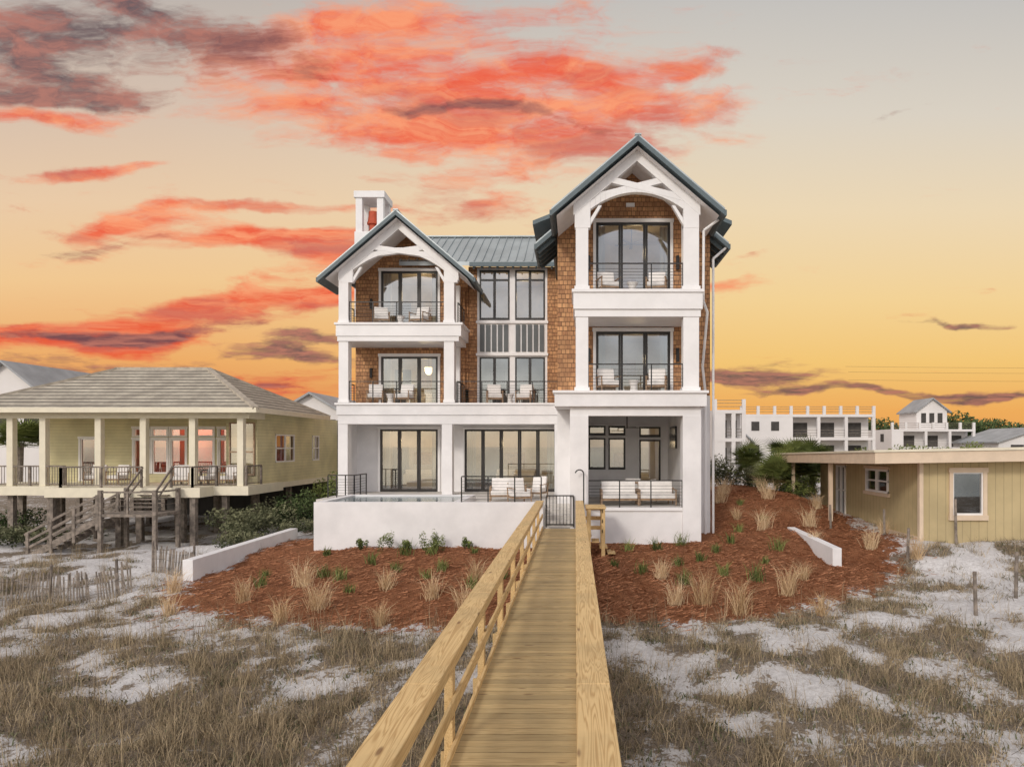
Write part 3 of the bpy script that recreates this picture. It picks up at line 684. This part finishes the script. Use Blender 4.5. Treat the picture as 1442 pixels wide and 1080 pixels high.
def palmetto(name,x,y_,hh,n,R,z0=None):
    if z0 is None: z0=float(gz(np.array([x]),np.array([y_]))[0])
    co=[];ti=[]
    for i in range(n):
        az=random.uniform(0,6.283); el=random.uniform(.1,1.35); L=R*random.uniform(.6,1)
        d=Vector((math.cos(az)*math.cos(el),math.sin(az)*math.cos(el),math.sin(el)))
        c=Vector((x,y_,z0+hh*random.uniform(.3,1)))+d*L*.5; sd=d.cross(Vector((0,0,1))).normalized(); t=random.random()
        for j in range(-7,8):
            a=j*.2; dd=(d*math.cos(a)+sd*math.sin(a)).normalized(); tip=c+dd*L*.62+Vector((0,0,-.15*L)); p=dd.cross(d.cross(sd)).normalized()*.045
            co+=[tuple(c-p),tuple(c+p),tuple(tip)]; ti+=[t]*3
        q_=Vector((x,y_,z0+hh*.2)); p=sd*.02; co+=[tuple(q_-p),tuple(q_+p),tuple(c)]; ti+=[t]*3
    co=np.array(co); return addb(name,[(co,np.arange(len(co)).reshape(-1,3),np.array(ti))],GREEN)
palmetto('palmetto_palm',10.2,34.5,1.0,90,1.6); palmetto('palmetto_palm',11.4,36.5,2.0,110,2.0); palmetto('palmetto_palm',13.4,38.5,1.9,90,2.0); palmetto('palmetto_palm',10.4,41,1.8,60,1.6)
pm=M(); pm.cyl((-34.3,42,-4.8),(-34.1,42,.2),.22,.16,GREYW,10); palm_t=pm.obj('palm_tree')
pl=palmetto('fronds',-34.1,42,.3,90,2.3,z0=-.2); pl.parent=palm_t

# ================================================================ retaining walls, fences, posts
r=M(); r.hexa([(-12.95,22.5,-5),(-12.6,22.5,-5),(-12.6,31,-5),(-12.95,31,-5),(-12.95,22.5,-3.75),(-12.6,22.5,-3.75),(-12.6,31,-3.72),(-12.95,31,-3.72)],WHITE); r.obj('retaining_wall',None,.015)
r=M(); r.hexa([(8.45,22.4,-4.6),(8.75,22.4,-4.6),(8.75,27.2,-4.6),(8.45,27.2,-4.6),(8.45,22.4,-3.35),(8.75,22.4,-3.35),(8.75,27.2,-3.22),(8.45,27.2,-3.22)],WHITE); r.obj('retaining_wall',None,.015)
def sandfence(x0,y0,x1,y1,h=.95):
    m=M(); n=int(math.hypot(x1-x0,y1-y0)/.09); L=[]
    for i in range(n+1):
        t=i/n; x=x0+(x1-x0)*t; y_=y0+(y1-y0)*t+.08*math.sin(t*9); L.append((x,y_))
    zz=gz(np.array([p[0] for p in L]),np.array([p[1] for p in L])); pv=None
    for i,(x,y_) in enumerate(L):
        hh=h*random.uniform(.82,1.03); ln=.12*math.sin(i*.13)+random.uniform(-.05,.05)
        if random.random()<.06: continue
        m.beam((x,y_,zz[i]-.1),(x+ln*hh,y_+random.uniform(-.05,.05),zz[i]+hh),.045,.012,GREYW)
        c=(x+ln*.4,y_,zz[i])
        if pv is not None:
            for q_ in(.2,.5,.75): m.beam((pv[0],pv[1],pv[2]+q_*h),(c[0],c[1],c[2]+q_*h),.008,.008,METAL)
        pv=c
        if i%22==0: m.cyl((x,y_+.05,zz[i]-.2),(x+ln*.5,y_+.05,zz[i]+h*1.15),.045,.04,GREYW,8)
    return m.obj('sand_fence')
sandfence(-22,20.4,-13.6,20.9,1.0); sandfence(-15.0,24.2,-13.1,23.4,.95)
for x,y_,h_ in((10.9,22.4,1.1),(13.4,24.0,1.6),(10.1,17.2,1.1),(12.0,18.6,1.25),(12.9,28.4,1.1),(11.6,25.6,1.0),(11.9,16.6,.9),(10.3,27.5,1.0)):
    z=float(gz(np.array([x]),np.array([y_]))[0]); m=M(); m.cyl((x,y_,z-.2),(x+random.uniform(-.06,.06),y_,z+h_),.05,.045,GREYW,8); m.obj('wooden_post')

# ================================================================ STILT HOUSE (left)
SH=empty('stilt_house'); m=M()
E=(-30.1,-15.3,32.7,42.5); ez,rz=1.82,4.25
c=[(E[0],E[2],ez),(E[1],E[2],ez),(E[1],E[3],ez),(E[0],E[3],ez)]; ra,rb=(-25.2,37.6,rz),(-20.2,37.6,rz)
m.quad([c[0],c[1],rb,ra],TILES); m.quad([c[1],c[2],rb],TILES); m.quad([c[2],c[3],ra,rb],TILES); m.quad([c[3],c[0],ra],TILES)
HIPC=mat('ridge_tiles',(.42,.37,.30),.8,.2,3)
for a,b in((ra,rb),(ra,c[0]),(rb,c[1]),(rb,c[2]),(ra,c[3])): m.beam(a,b,.28,.14,HIPC)
m.obj('hip_roof',SH)
m=M(); m.box(E[0]+.02,E[1]-.02,E[2]+.02,E[3]-.02,ez-.06,ez-.01,CREAMT)
m.box(E[0]-.04,E[1]+.04,E[2]-.06,E[2]-.003,ez-.22,ez+.02,CREAMT); m.box(E[1]+.003,E[1]+.06,E[2],E[3],ez-.22,ez+.02,CREAMT)
m.box(-30,-15.9,33.3,33.6,1.35,1.75,CREAMT); m.box(-16.2,-15.9,33.6,35,1.35,1.75,CREAMT)
for x in(-29.8,-27.6,-26.0,-23.3,-21.1,-18.7,-16.35): m.box(x-.15,x+.15,33.3,33.6,-1.95,1.35,CREAMT)
m.box(-30.2,-15.9,33.2,37.2,-2.4,-1.95,CREAMT); m.box(-24.9,-17.6,32.0,33.2,-2.42,-1.96,CREAMT)
m.obj('porch_structure',SH,.01)
m=M()
rw=[(-23.9,-23.1),(-22.9,-22.1),(-21.9,-21.1),(-20.6,-19.6),(-19.3,-18.3)]
ops=[(a,b,-1.5,.35) for a,b in rw]+[(a,b,.5,.95) for a,b in rw]+[(-26.8,-25.6,-1.9,.4)]
wallo(m,-28.6,-17.8,-1.95,1.75,37,.2,ops,LAP)
m.box(-17.8,-16.3,35.0,35.2,-2.0,1.75,LAP); m.box(-18,-17.8,35.2,37.2,-2,1.75,LAP)
sops=[(37.1,39.6,-.9,.65),(42.3,43.4,-.9,.65)]
ysz=[35.2,37.1,39.6,42.3,43.4,47]
for a,b in zip(ysz[:-1],ysz[1:]):
    op=any(abs(a-o[0])<.01 for o in sops)
    if op: m.box(-16.5,-16.3,a,b,-2.0,-.9,LAP); m.box(-16.5,-16.3,a,b,.65,1.75,LAP)
    else: m.box(-16.5,-16.3,a,b,-2.0,1.75,LAP)
m.box(-28.6,-16.3,46.8,47,-2,1.75,LAP); m.box(-16.55,-16.25,34.95,47,-2.3,-2.0,CREAMT); m.box(-28.8,-28.6,37,47,-2,1.75,LAP)
m.quad([(-28.5,39,-1.9),(-16.6,39,-1.9),(-16.6,39,1.7),(-28.5,39,1.7)],SUNREFL); m.quad([(-28.5,37.2,-1.94),(-16.6,37.2,-1.94),(-16.6,46,-1.94),(-28.5,46,-1.94)],FLOORI)
m.obj('siding_walls',SH)
t=M();f=M();g=M()
for o in ops: unit(t,f,g,o[0],o[1],o[2],o[3],37,1,trim=.09,bar=.06,glassm=DGLASS,frm=WINW,trm=WINW)
for a,b in((-17.7,-17.05),(-16.98,-16.4)): unit(t,f,g,a,b,-1.5,1.2,34.9,1,trans=(-.3,),trim=0,bar=.06,glassm=DGLASS,frm=TEAK)
for a,b,z0,z1 in sops:
    for (yy0,yy1) in((a,a+.08),((a+b)/2-.05,(a+b)/2+.05),(b-.08,b)): f.box(-16.34,-16.26,yy0,yy1,z0,z1,WINW)
    f.box(-16.335,-16.265,a,b,z0,z0+.08,WINW); f.box(-16.335,-16.265,a,b,z1-.08,z1,WINW); f.box(-16.333,-16.267,a,b,(z0+z1)/2-.03,(z0+z1)/2+.03,WINW)
    g.quad([(-16.4,a,z0),(-16.4,b,z0),(-16.4,b,z1),(-16.4,a,z1)],DGLASS)
t.obj('window_trim',SH); f.obj('window_frames',SH); g.obj('window_glass',SH)
ld=bpy.data.lights.new('red_wall_fill','POINT'); ld.energy=90; ld.color=(1,.6,.4); ld.shadow_soft_size=.2; lo=bpy.data.objects.new('added_wall_fill',ld); lo.location=(-21.5,37.9,1.2); sc.collection.objects.link(lo); lo.parent=SH  # added fill light that makes the red back wall show through the glass
m=M()
for x in np.arange(-29.8,-16,2.1):
    for y_ in(33.6,36.8,41,46): m.box(x-.13,x+.13,y_-.13,y_+.13,-5.2,-2.4,GREYW)
for x in(-24.7,-21.5,-18.0): m.box(x-.13,x+.13,32.1,32.36,-5.2,-2.42,GREYW)
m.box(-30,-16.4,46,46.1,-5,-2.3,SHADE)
m.obj('stilts',SH)
m=M()
for a,b in(((-30.1,33.35,-1.95),(-24.9,33.35,-1.95)),((-24.9,33.3,-1.95),(-24.2,32.1,-1.95)),((-24.2,32.1,-1.95),(-20.4,32.1,-1.95)),((-19.0,32.1,-1.95),(-18.0,32.1,-1.95)),((-18.0,32.1,-1.95),(-17.5,33.3,-1.95)),((-17.5,33.35,-1.95),(-16.4,33.35,-1.95)),((-16.1,33.4,-1.95),(-16.1,35,-1.95))):
    rail(m,a,b,1.0,1.6,vert=True,mt=GREYW,pw=.09,top=.07)
m.obj('deck_railing',SH)
m=M()
m.box(-21.0,-18.4,30.0,31.9,-3.12,-3.0,GREYW)
for x in(-20.9,-18.5):
    for y_ in(30.05,31.8): m.box(x-.08,x+.08,y_-.08,y_+.08,-5.2,-1.95,GREYW)
for i in range(10):
    z=-3.15-i*.17; x=-21.0-i*.31; m.box(x-.33,x,30.05,31.3,z-.04,z,GREYW)
for y_ in(30.0,31.35):
    m.beam((-20.9,y_,-3.2),(-24.2,y_,-5.0),.05,.28,GREYW)
    for q_ in(.95,.6,.3): m.beam((-20.9,y_,-3.1+q_),(-24.2,y_,-4.85+q_),.05,.1,GREYW)
    for i in range(4): x=-21-i*1.02; z=-3.1-i*.55; m.box(x-.06,x+.06,y_-.05,y_+.05,z-.6,z+.95,GREYW)
for i in range(6):
    z=-2.95+i*.17; m.box(-20.4,-19.0,31.0+i*.22-.1,31.25+i*.22-.1,z-.04,z,GREYW)
for x in(-20.4,-19.0):
    m.beam((x,30.9,-2.1),(x,32.2,-1.0),.05,.1,GREYW); m.beam((x,30.9,-2.5),(x,32.2,-1.45),.05,.08,GREYW)
rail(m,(-20.9,30.05,-3.0),(-18.5,30.05,-3.0),1.0,1.2,bars=3,mt=GREYW,pw=.08,top=.07); rail(m,(-18.5,30.05,-3.0),(-18.5,31.8,-3.0),1.0,1.2,bars=3,mt=GREYW,pw=.08,top=.07)
m.obj('stairs',SH)
m=M(); m.box(-17.5,-13.9,47.2,54,-3,.9,LAP)
m.hexa([(-18,46.8,.9),(-13.4,46.8,.9),(-13.4,54.5,.9),(-18,54.5,.9),(-16.8,49,2.0),(-15,49,2.0),(-15,53,2.0),(-16.8,53,2.0)],DISTR); m.obj('rear_wing',SH)
for x,y_,r_ in((-24.3,34.6,.1),(-23.3,34.8,-.2),(-19.4,33.6,.4),(-18.3,33.9,-.5),(-20.0,34.8,.2),(-17.3,34.2,0)): put(CH,'lounge_chair',(x,y_,-1.94),r_)
tb=M(); tb.box(-20.2,-18.6,34.0,34.9,-1.25,-1.18,GREYW)
for x in(-20.1,-18.75):
    for y_ in(34.1,34.75): tb.box(x,x+.07,y_,y_+.07,-1.95,-1.25,GREYW)
tb.obj('patio_table')

# ================================================================ COTTAGE (right)
CT=empty('cottage'); m=M()
fo=[(13.65,14.75,-2.5,-.95)]
wallo(m,12.5,26,-3.9,-.35,24.7,.2,fo,BAT)
so=[(27.2,29.3,-1.9,-.95),(31.5,32.6,-3.2,-.9)]
for a,b in zip([24.9,27.2,29.3,31.5,32.6],[27.2,29.3,31.5,32.6,34.8]):
    o=[q_ for q_ in so if abs(q_[0]-a)<.01]
    if o: m.box(12.5,12.7,a,b,-3.9,o[0][2],BAT); m.box(12.5,12.7,a,b,o[0][3],-.4,BAT)
    else: m.box(12.5,12.7,a,b,-3.9,-.4,BAT)
m.box(12.7,26,34.6,34.8,-3.9,-.4,BAT); m.obj('board_walls',CT)
m=M(); m.hexa([(10.5,23.9,-.62),(27,23.9,-.35),(27,36,-.5),(10.5,36,-.85),(10.5,23.9,-.22),(27,23.9,.05),(27,36,-.05),(10.5,36,-.45)],TILEB)
m.hexa([(10.45,23.85,-.216),(27,23.85,.054),(27,36,-.046),(10.45,36,-.446),(10.45,23.85,-.14),(27,23.85,.12),(27,36,.02),(10.45,36,-.38)],CREAMT)
m.box(12.42,12.56,24.62,24.78,-3.9,-.6,TILEB); m.box(12.42,12.5,24.78,34.8,-3.6,-3.3,TILEB)
for y_ in(29,34): m.box(10.8,10.95,y_,y_+.15,-3.6,-.7,TILEB)
m.obj('flat_roof',CT)
t=M();f=M();g=M()
unit(t,f,g,13.65,14.75,-2.5,-.95,24.7,1,trim=.13,bar=.05,glassm=DGLASS,frm=WINW,trm=TILEB)
t.box(13.5,14.9,24.6,24.72,-2.68,-2.5,TILEB)
for a,b,z0,z1 in so:
    for yy0,yy1 in((a,a+.09),((a+b)/2-.06,(a+b)/2+.06),(b-.09,b)): f.box(12.44,12.56,yy0,yy1,z0,z1,WINW)
    f.box(12.445,12.555,a,b,z0,z0+.08,WINW); f.box(12.445,12.555,a,b,z1-.08,z1,WINW); f.box(12.447,12.553,a,b,(z0+z1)/2-.03,(z0+z1)/2+.03,WINW)
    t.box(12.4,12.499,a-.12,b+.12,z0-.14,z0-.003,TILEB); t.box(12.42,12.499,a-.12,b+.12,z1+.003,z1+.12,TILEB)
    g.quad([(12.52,a,z0),(12.52,b,z0),(12.52,b,z1),(12.52,a,z1)],DGLASS)
t.obj('window_trim',CT); f.obj('window_frames',CT); g.obj('window_glass',CT)
m=M(); m.quad([(12.8,34.5,-3.8),(26,34.5,-3.8),(26,34.5,-.5),(12.8,34.5,-.5)],SHADE); m.quad([(14,26,-3.8),(26,26,-3.8),(26,26,-.5),(13,26,-.5)],SHADE); m.obj('interior',CT)

# ================================================================ BACKGROUND BUILDINGS
def villa(name,x0,x1,y0,z0,st,n,sh,rooft='rail',dep=14,bal=2.2):
    e=empty(name); m=M(); f=M()
    for k in range(n):
        a=z0+k*st
        m.box(x0,x1,y0,y0+dep,a+st-.35,a+st,DISTW)
        m.box(x0,x0+sh,y0+.02,y0+dep-.02,a,a+st-.35,DISTW)
        m.box(x0+sh,x1-.02,y0+bal,y0+dep-.02,a,a+st-.35,DISTW)
        nb=max(2,int((x1-x0-sh)/3.4))
        for i in range(nb+1):
            x=x0+sh+(x1-x0-sh-.4)*i/nb; m.box(x,x+.4,y0+.02,y0+.42,a,a+st-.35,DISTW)
            if i<nb:
                w=(x1-x0-sh)/nb; f.box(x+w*.3,x+w*.8,y0+bal-.06,y0+bal-.01,a+.1,a+st*.66,SHADE)
        if k>0:
            for zz in(.3,.6,.95): f.beam((x0+sh+.3,y0+.1,a+zz),(x1-.3,y0+.1,a+zz),.05,.05,GREYW)
        for i in range(2 if sh>2 else 0):
            xx=x0+sh*(.22+.4*i); f.box(xx,xx+sh*.16,y0-.03,y0+.03,a+.9,a+2.1,SHADE)
        for i in range(3):
            yy=y0+dep*(.2+.25*i); f.box(x0-.04,x0+.03,yy,yy+1.2,a+.9,a+2.2,SHADE)
    zt=z0+n*st
    if rooft=='rail':
        nb=int((x1-x0)/2.2)
        for i in range(nb+1):
            x=x0+(x1-x0-.35)*i/nb; m.box(x,x+.35,y0+.01,y0+.36,zt,zt+1.1,DISTW)
        for zz in(.35,.7,1.0): f.beam((x0,y0+.2,zt+zz),(x1,y0+.2,zt+zz),.05,.05,GREYW)
    m.obj('walls',e); f.obj('openings_and_rails',e); return e
villa('white_villa',21.8,39.6,90,-5,3.06,3,6.5); v2=villa('white_villa',51,64.5,110,-6,2.9,3,1.5); villa('white_villa',14.2,17.5,70,-5,2.9,3,.8)
def gab(name,x0,x1,y0,y1,z0,z1,zr,wall,roof,ov=.5,par=None):
    m=M(); m.box(x0,x1,y0,y1,z0,z1,wall); cx=(x0+x1)/2; m.prism([(x0,z1),(x1,z1),(cx,zr-.15)],y0+.01,y1,wall)
    sl=(zr-z1)/((x1-x0)/2)
    for s in(-1,1):
        xe=cx+s*((x1-x0)/2+ov); ze=zr-sl*((x1-x0)/2+ov)
        m.hexa([(cx,y0-ov,zr-.2),(cx,y1,zr-.2),(xe,y1,ze-.2),(xe,y0-ov,ze-.2),(cx,y0-ov,zr),(cx,y1,zr),(xe,y1,ze),(xe,y0-ov,ze)],roof)
    for i in range(3):
        xx=x0+(x1-x0)*(.15+.27*i); m.box(xx,xx+(x1-x0)*.16,y0-.03,y0+.02,z1-2.2,z1-.6,SHADE)
    return m.obj(name,par)
gab('roof_cabin',56,61,112,118,2.7,6,7.9,DISTW,DISTR,.5,v2)
gab('grey_roof_house',-51,-42.5,56,75,-5,3.6,7.0,DISTW,DISTR); gab('grey_roof_house',-27.2,-20.8,62,80,-5,3.0,4.9,DISTW,DISTR)
gab('grey_roof_house',-36,-30,52,70,-5,1.4,3.0,DISTW,DISTR); gab('grey_roof_house',-22.5,-19.4,75,90,-5,2.6,4.0,DISTW,DISTR)
gab('grey_roof_house',62,74,100,112,-5,.8,2.8,DISTW,DISTR); gab('grey_roof_house',17.8,21,82,92,-5,.9,2.4,DISTW,DISTR)
cs=[]
for i in range(90):
    x=random.uniform(56,112); cs.append((x,random.uniform(128,150),random.uniform(-1.0,4.2)+.8*math.sin(x*.35),random.uniform(2,4),random.uniform(2,4),random.uniform(1.2,2.2)))
for i in range(40):
    x=random.uniform(-120,60); cs.append((x,random.uniform(150,170),random.uniform(-3,1.5),random.uniform(3,5),3,random.uniform(1.2,2.2)))
addb('distant_trees',[foliage(cs,420,.42)],DARKG)
cs=[(random.uniform(38,75),random.uniform(88,98),random.uniform(-3.5,-.6),random.uniform(1,2.5),1.5,random.uniform(.8,1.5)) for _ in range(30)]
addb('hedge',[foliage(cs,260,.22)],GREEN)
m=M()
for dz,y_ in((0,0),(.55,.6),(-.7,0)):
    pts=[(24+i*6,60+y_,6.35+dz+.012*(i-4)**2*.8) for i in range(10)]
    for a,b in zip(pts[:-1],pts[1:]): m.beam(a,b,.014,.014,METAL)
m.obj('power_line')

# ================================================================ WORLD
w=bpy.data.worlds.new('World'); sc.world=w; w.use_nodes=True; nt=w.node_tree; nt.nodes.clear(); h=N(nt)
w.cycles.sampling_method='MANUAL'; w.cycles.sample_map_resolution=256
tc=nt.nodes.new('ShaderNodeTexCoord'); dx,dy,dz=h.sep(tc.outputs['Generated'])
ys_=h.math('MAXIMUM',dy,.05); u=h.math('DIVIDE',dx,ys_); v=h.math('DIVIDE',dz,ys_); uv=h.comb(u,v,0.0)
def ramp(x,stops):
    r=nt.nodes.new('ShaderNodeValToRGB'); h.l(x,r.inputs[0]); e=r.color_ramp.elements
    e[0].position,e[0].color=stops[0]; e[1].position,e[1].color=stops[-1]
    for p,c_ in stops[1:-1]: k_=e.new(p); k_.color=c_
    return r.outputs[0]
el=h.math('MULTIPLY',v,1.4,clamp=True)
right=ramp(el,[(0,lin(230,160,88)),(.07,lin(238,172,92)),(.17,lin(243,198,118)),(.3,lin(243,210,150)),(.48,lin(236,215,180)),(.68,lin(218,209,195)),(.92,lin(196,193,189)),(1,lin(190,188,186))])
left=ramp(el,[(0,lin(198,108,70)),(.08,lin(224,138,82)),(.18,lin(237,172,104)),(.34,lin(241,200,146)),(.5,lin(234,203,168)),(.7,lin(214,192,174)),(.92,lin(190,180,172)),(1,lin(184,176,170))])
sky=h.mix(h.ss(u,-.75,.35),left,right)
zp=h.math('ADD',h.math('MAXIMUM',v,0.0),.20)
cp=h.comb(h.math('DIVIDE',u,zp),h.math('DIVIDE',2.0,zp),0.0)
wrp=nt.nodes.new('ShaderNodeTexNoise'); h.l(uv,wrp.inputs['Vector']); wrp.inputs['Scale'].default_value=4.5; wrp.inputs['Detail'].default_value=5
wv=nt.nodes.new('ShaderNodeVectorMath'); wv.operation='SUBTRACT'; h.l(wrp.outputs['Color'],wv.inputs[0]); wv.inputs[1].default_value=(.5,.5,.5)
uvw=nt.nodes.new('ShaderNodeVectorMath'); uvw.operation='MULTIPLY_ADD'; h.l(wv.outputs[0],uvw.inputs[0]); uvw.inputs[1].default_value=(.30,.09,0); h.l(uv,uvw.inputs[2])
cpw=nt.nodes.new('ShaderNodeVectorMath'); cpw.operation='MULTIPLY_ADD'; h.l(wv.outputs[0],cpw.inputs[0]); cpw.inputs[1].default_value=(.8,.5,0); h.l(cp,cpw.inputs[2])
n1=h.noise(cpw.outputs[0],2.0,8,.62); n2=h.noise(h.mapv(cpw.outputs[0],(1,1.3,1),(5,3,0)),5.0,7,.66); n3=h.noise(h.mapv(cpw.outputs[0],(1,1,1),(9,7,2)),1.6,6,.6)
n4=h.noise(h.mapv(uvw.outputs[0],(2.6,13,1),(2,5,0)),2.2,7,.62)
def blobs(lst):
    tot=None
    for (px,py,rx,ry,rot,wt) in lst:
        mp=nt.nodes.new('ShaderNodeMapping'); mp.vector_type='TEXTURE'; h.l(uvw.outputs[0],mp.inputs[0])
        mp.inputs['Location'].default_value=((px-810)/961,(628-py)/961,0); mp.inputs['Rotation'].default_value=(0,0,math.radians(rot)); mp.inputs['Scale'].default_value=(rx/961,ry/961,1)
        ln=nt.nodes.new('ShaderNodeVectorMath'); ln.operation='LENGTH'; h.l(mp.outputs[0],ln.inputs[0])
        g_=h.math('MULTIPLY',h.ss(ln.outputs['Value'],.1,1.5,1,0),wt)
        tot=g_ if tot is None else h.math('ADD',tot,g_)
    return h.math('MINIMUM',tot,1.1)
OR=blobs([(500,95,340,95,-8,.85),(840,140,240,72,-4,.95),(600,195,330,42,-6,.7),(680,20,280,38,0,.7),(960,78,90,30,5,.7),(270,440,290,34,10,1.1),(40,470,170,20,0,1.0),(215,318,160,26,4,1.0),(420,352,120,26,-4,1.0),(360,298,170,11,-2,.75),(115,240,150,12,3,1.0),(620,285,260,42,-3,.55),(1010,409,70,12,0,.9),(260,552,360,38,0,.85),(60,160,170,16,0,.8),(300,345,260,12,4,.6),(460,420,60,16,12,.8)])
DK=blobs([(50,75,230,75,-4,1.1),(260,25,220,40,-8,.85),(690,160,200,14,-10,.95),(440,470,120,16,-2,1.0),(410,497,130,15,-4,1.0),(1060,527,150,18,-3,1.05),(1340,550,130,10,2,.95),(1210,165,130,10,12,.6),(1360,454,90,6,-2,.9),(150,345,130,12,2,.75),(120,515,260,20,2,.9),(230,462,170,12,6,.85),(1190,550,230,7,0,.75),(300,548,250,13,0,.7),(60,135,200,16,0,.75),(400,90,150,34,-6,.5),(60,470,140,10,3,.7)])
nn=h.math('ADD',h.math('MULTIPLY',h.math('SUBTRACT',h.math('ADD',h.math('MULTIPLY',n1,.6),h.math('MULTIPLY',n2,.4)),.5),2.7),h.math('MULTIPLY',h.math('SUBTRACT',n4,.5),1.9))
dO=h.ss(h.math('ADD',OR,nn),.25,1.12); dD=h.ss(h.math('ADD',DK,nn),.38,1.08)
oc=h.mix(h.ss(n2,.36,.64),lin(238,92,62),lin(252,156,112)); oc=h.mix(h.ss(n3,.44,.62,0,.7),oc,lin(190,104,98))
oc=h.mix(h.ss(v,.05,.30,.65,0),oc,lin(224,68,40))
dc=h.mix(h.ss(n2,.36,.66),lin(92,74,82),lin(178,114,102))
sky=h.mix(h.math('MULTIPLY',dO,.95),sky,oc); sky=h.mix(h.math('MULTIPLY',dD,.9),sky,dc)
bgN=nt.nodes.new('ShaderNodeBackground'); h.l(sky,bgN.inputs[0]); bgN.inputs[1].default_value=1.0
nish=nt.nodes.new('ShaderNodeTexSky'); nish.sky_type='NISHITA'; nish.sun_disc=False; nish.sun_elevation=math.radians(28); nish.sun_rotation=math.radians(205)
bgS=nt.nodes.new('ShaderNodeBackground')
soft=h.mix(.6,h.mix(1.0,nish.outputs[0],(.14,.14,.14,1),'MULTIPLY'),(1.03,.93,.88,1)); h.l(soft,bgS.inputs[0]); bgS.inputs[1].default_value=1.15
mx=nt.nodes.new('ShaderNodeMixShader'); h.l(h.ss(dy,-.05,.3),mx.inputs[0]); h.l(bgS.outputs[0],mx.inputs[1]); h.l(bgN.outputs[0],mx.inputs[2])
o=nt.nodes.new('ShaderNodeOutputWorld'); h.l(mx.outputs[0],o.inputs[0])
sl=bpy.data.lights.new('sun','SUN'); sl.energy=1.35; sl.angle=math.radians(10); sl.color=(1,.93,.84)
so_=bpy.data.objects.new('sun',sl); sc.collection.objects.link(so_)
dirv=Vector((math.sin(math.radians(25)),math.cos(math.radians(25)),-math.tan(math.radians(28)))); so_.rotation_euler=dirv.to_track_quat('-Z','Y').to_euler()

# ================================================================ CAMERA
cd=bpy.data.cameras.new('camera'); cam=bpy.data.objects.new('camera',cd); sc.collection.objects.link(cam); sc.camera=cam
cam.location=(0,0,0); cam.rotation_euler=(math.radians(90),0,0); cd.sensor_width=36; cd.lens=24; cd.shift_x=-(810-721)/1442; cd.shift_y=(628-540)/1442
cd.clip_end=6000; cd.clip_start=.1
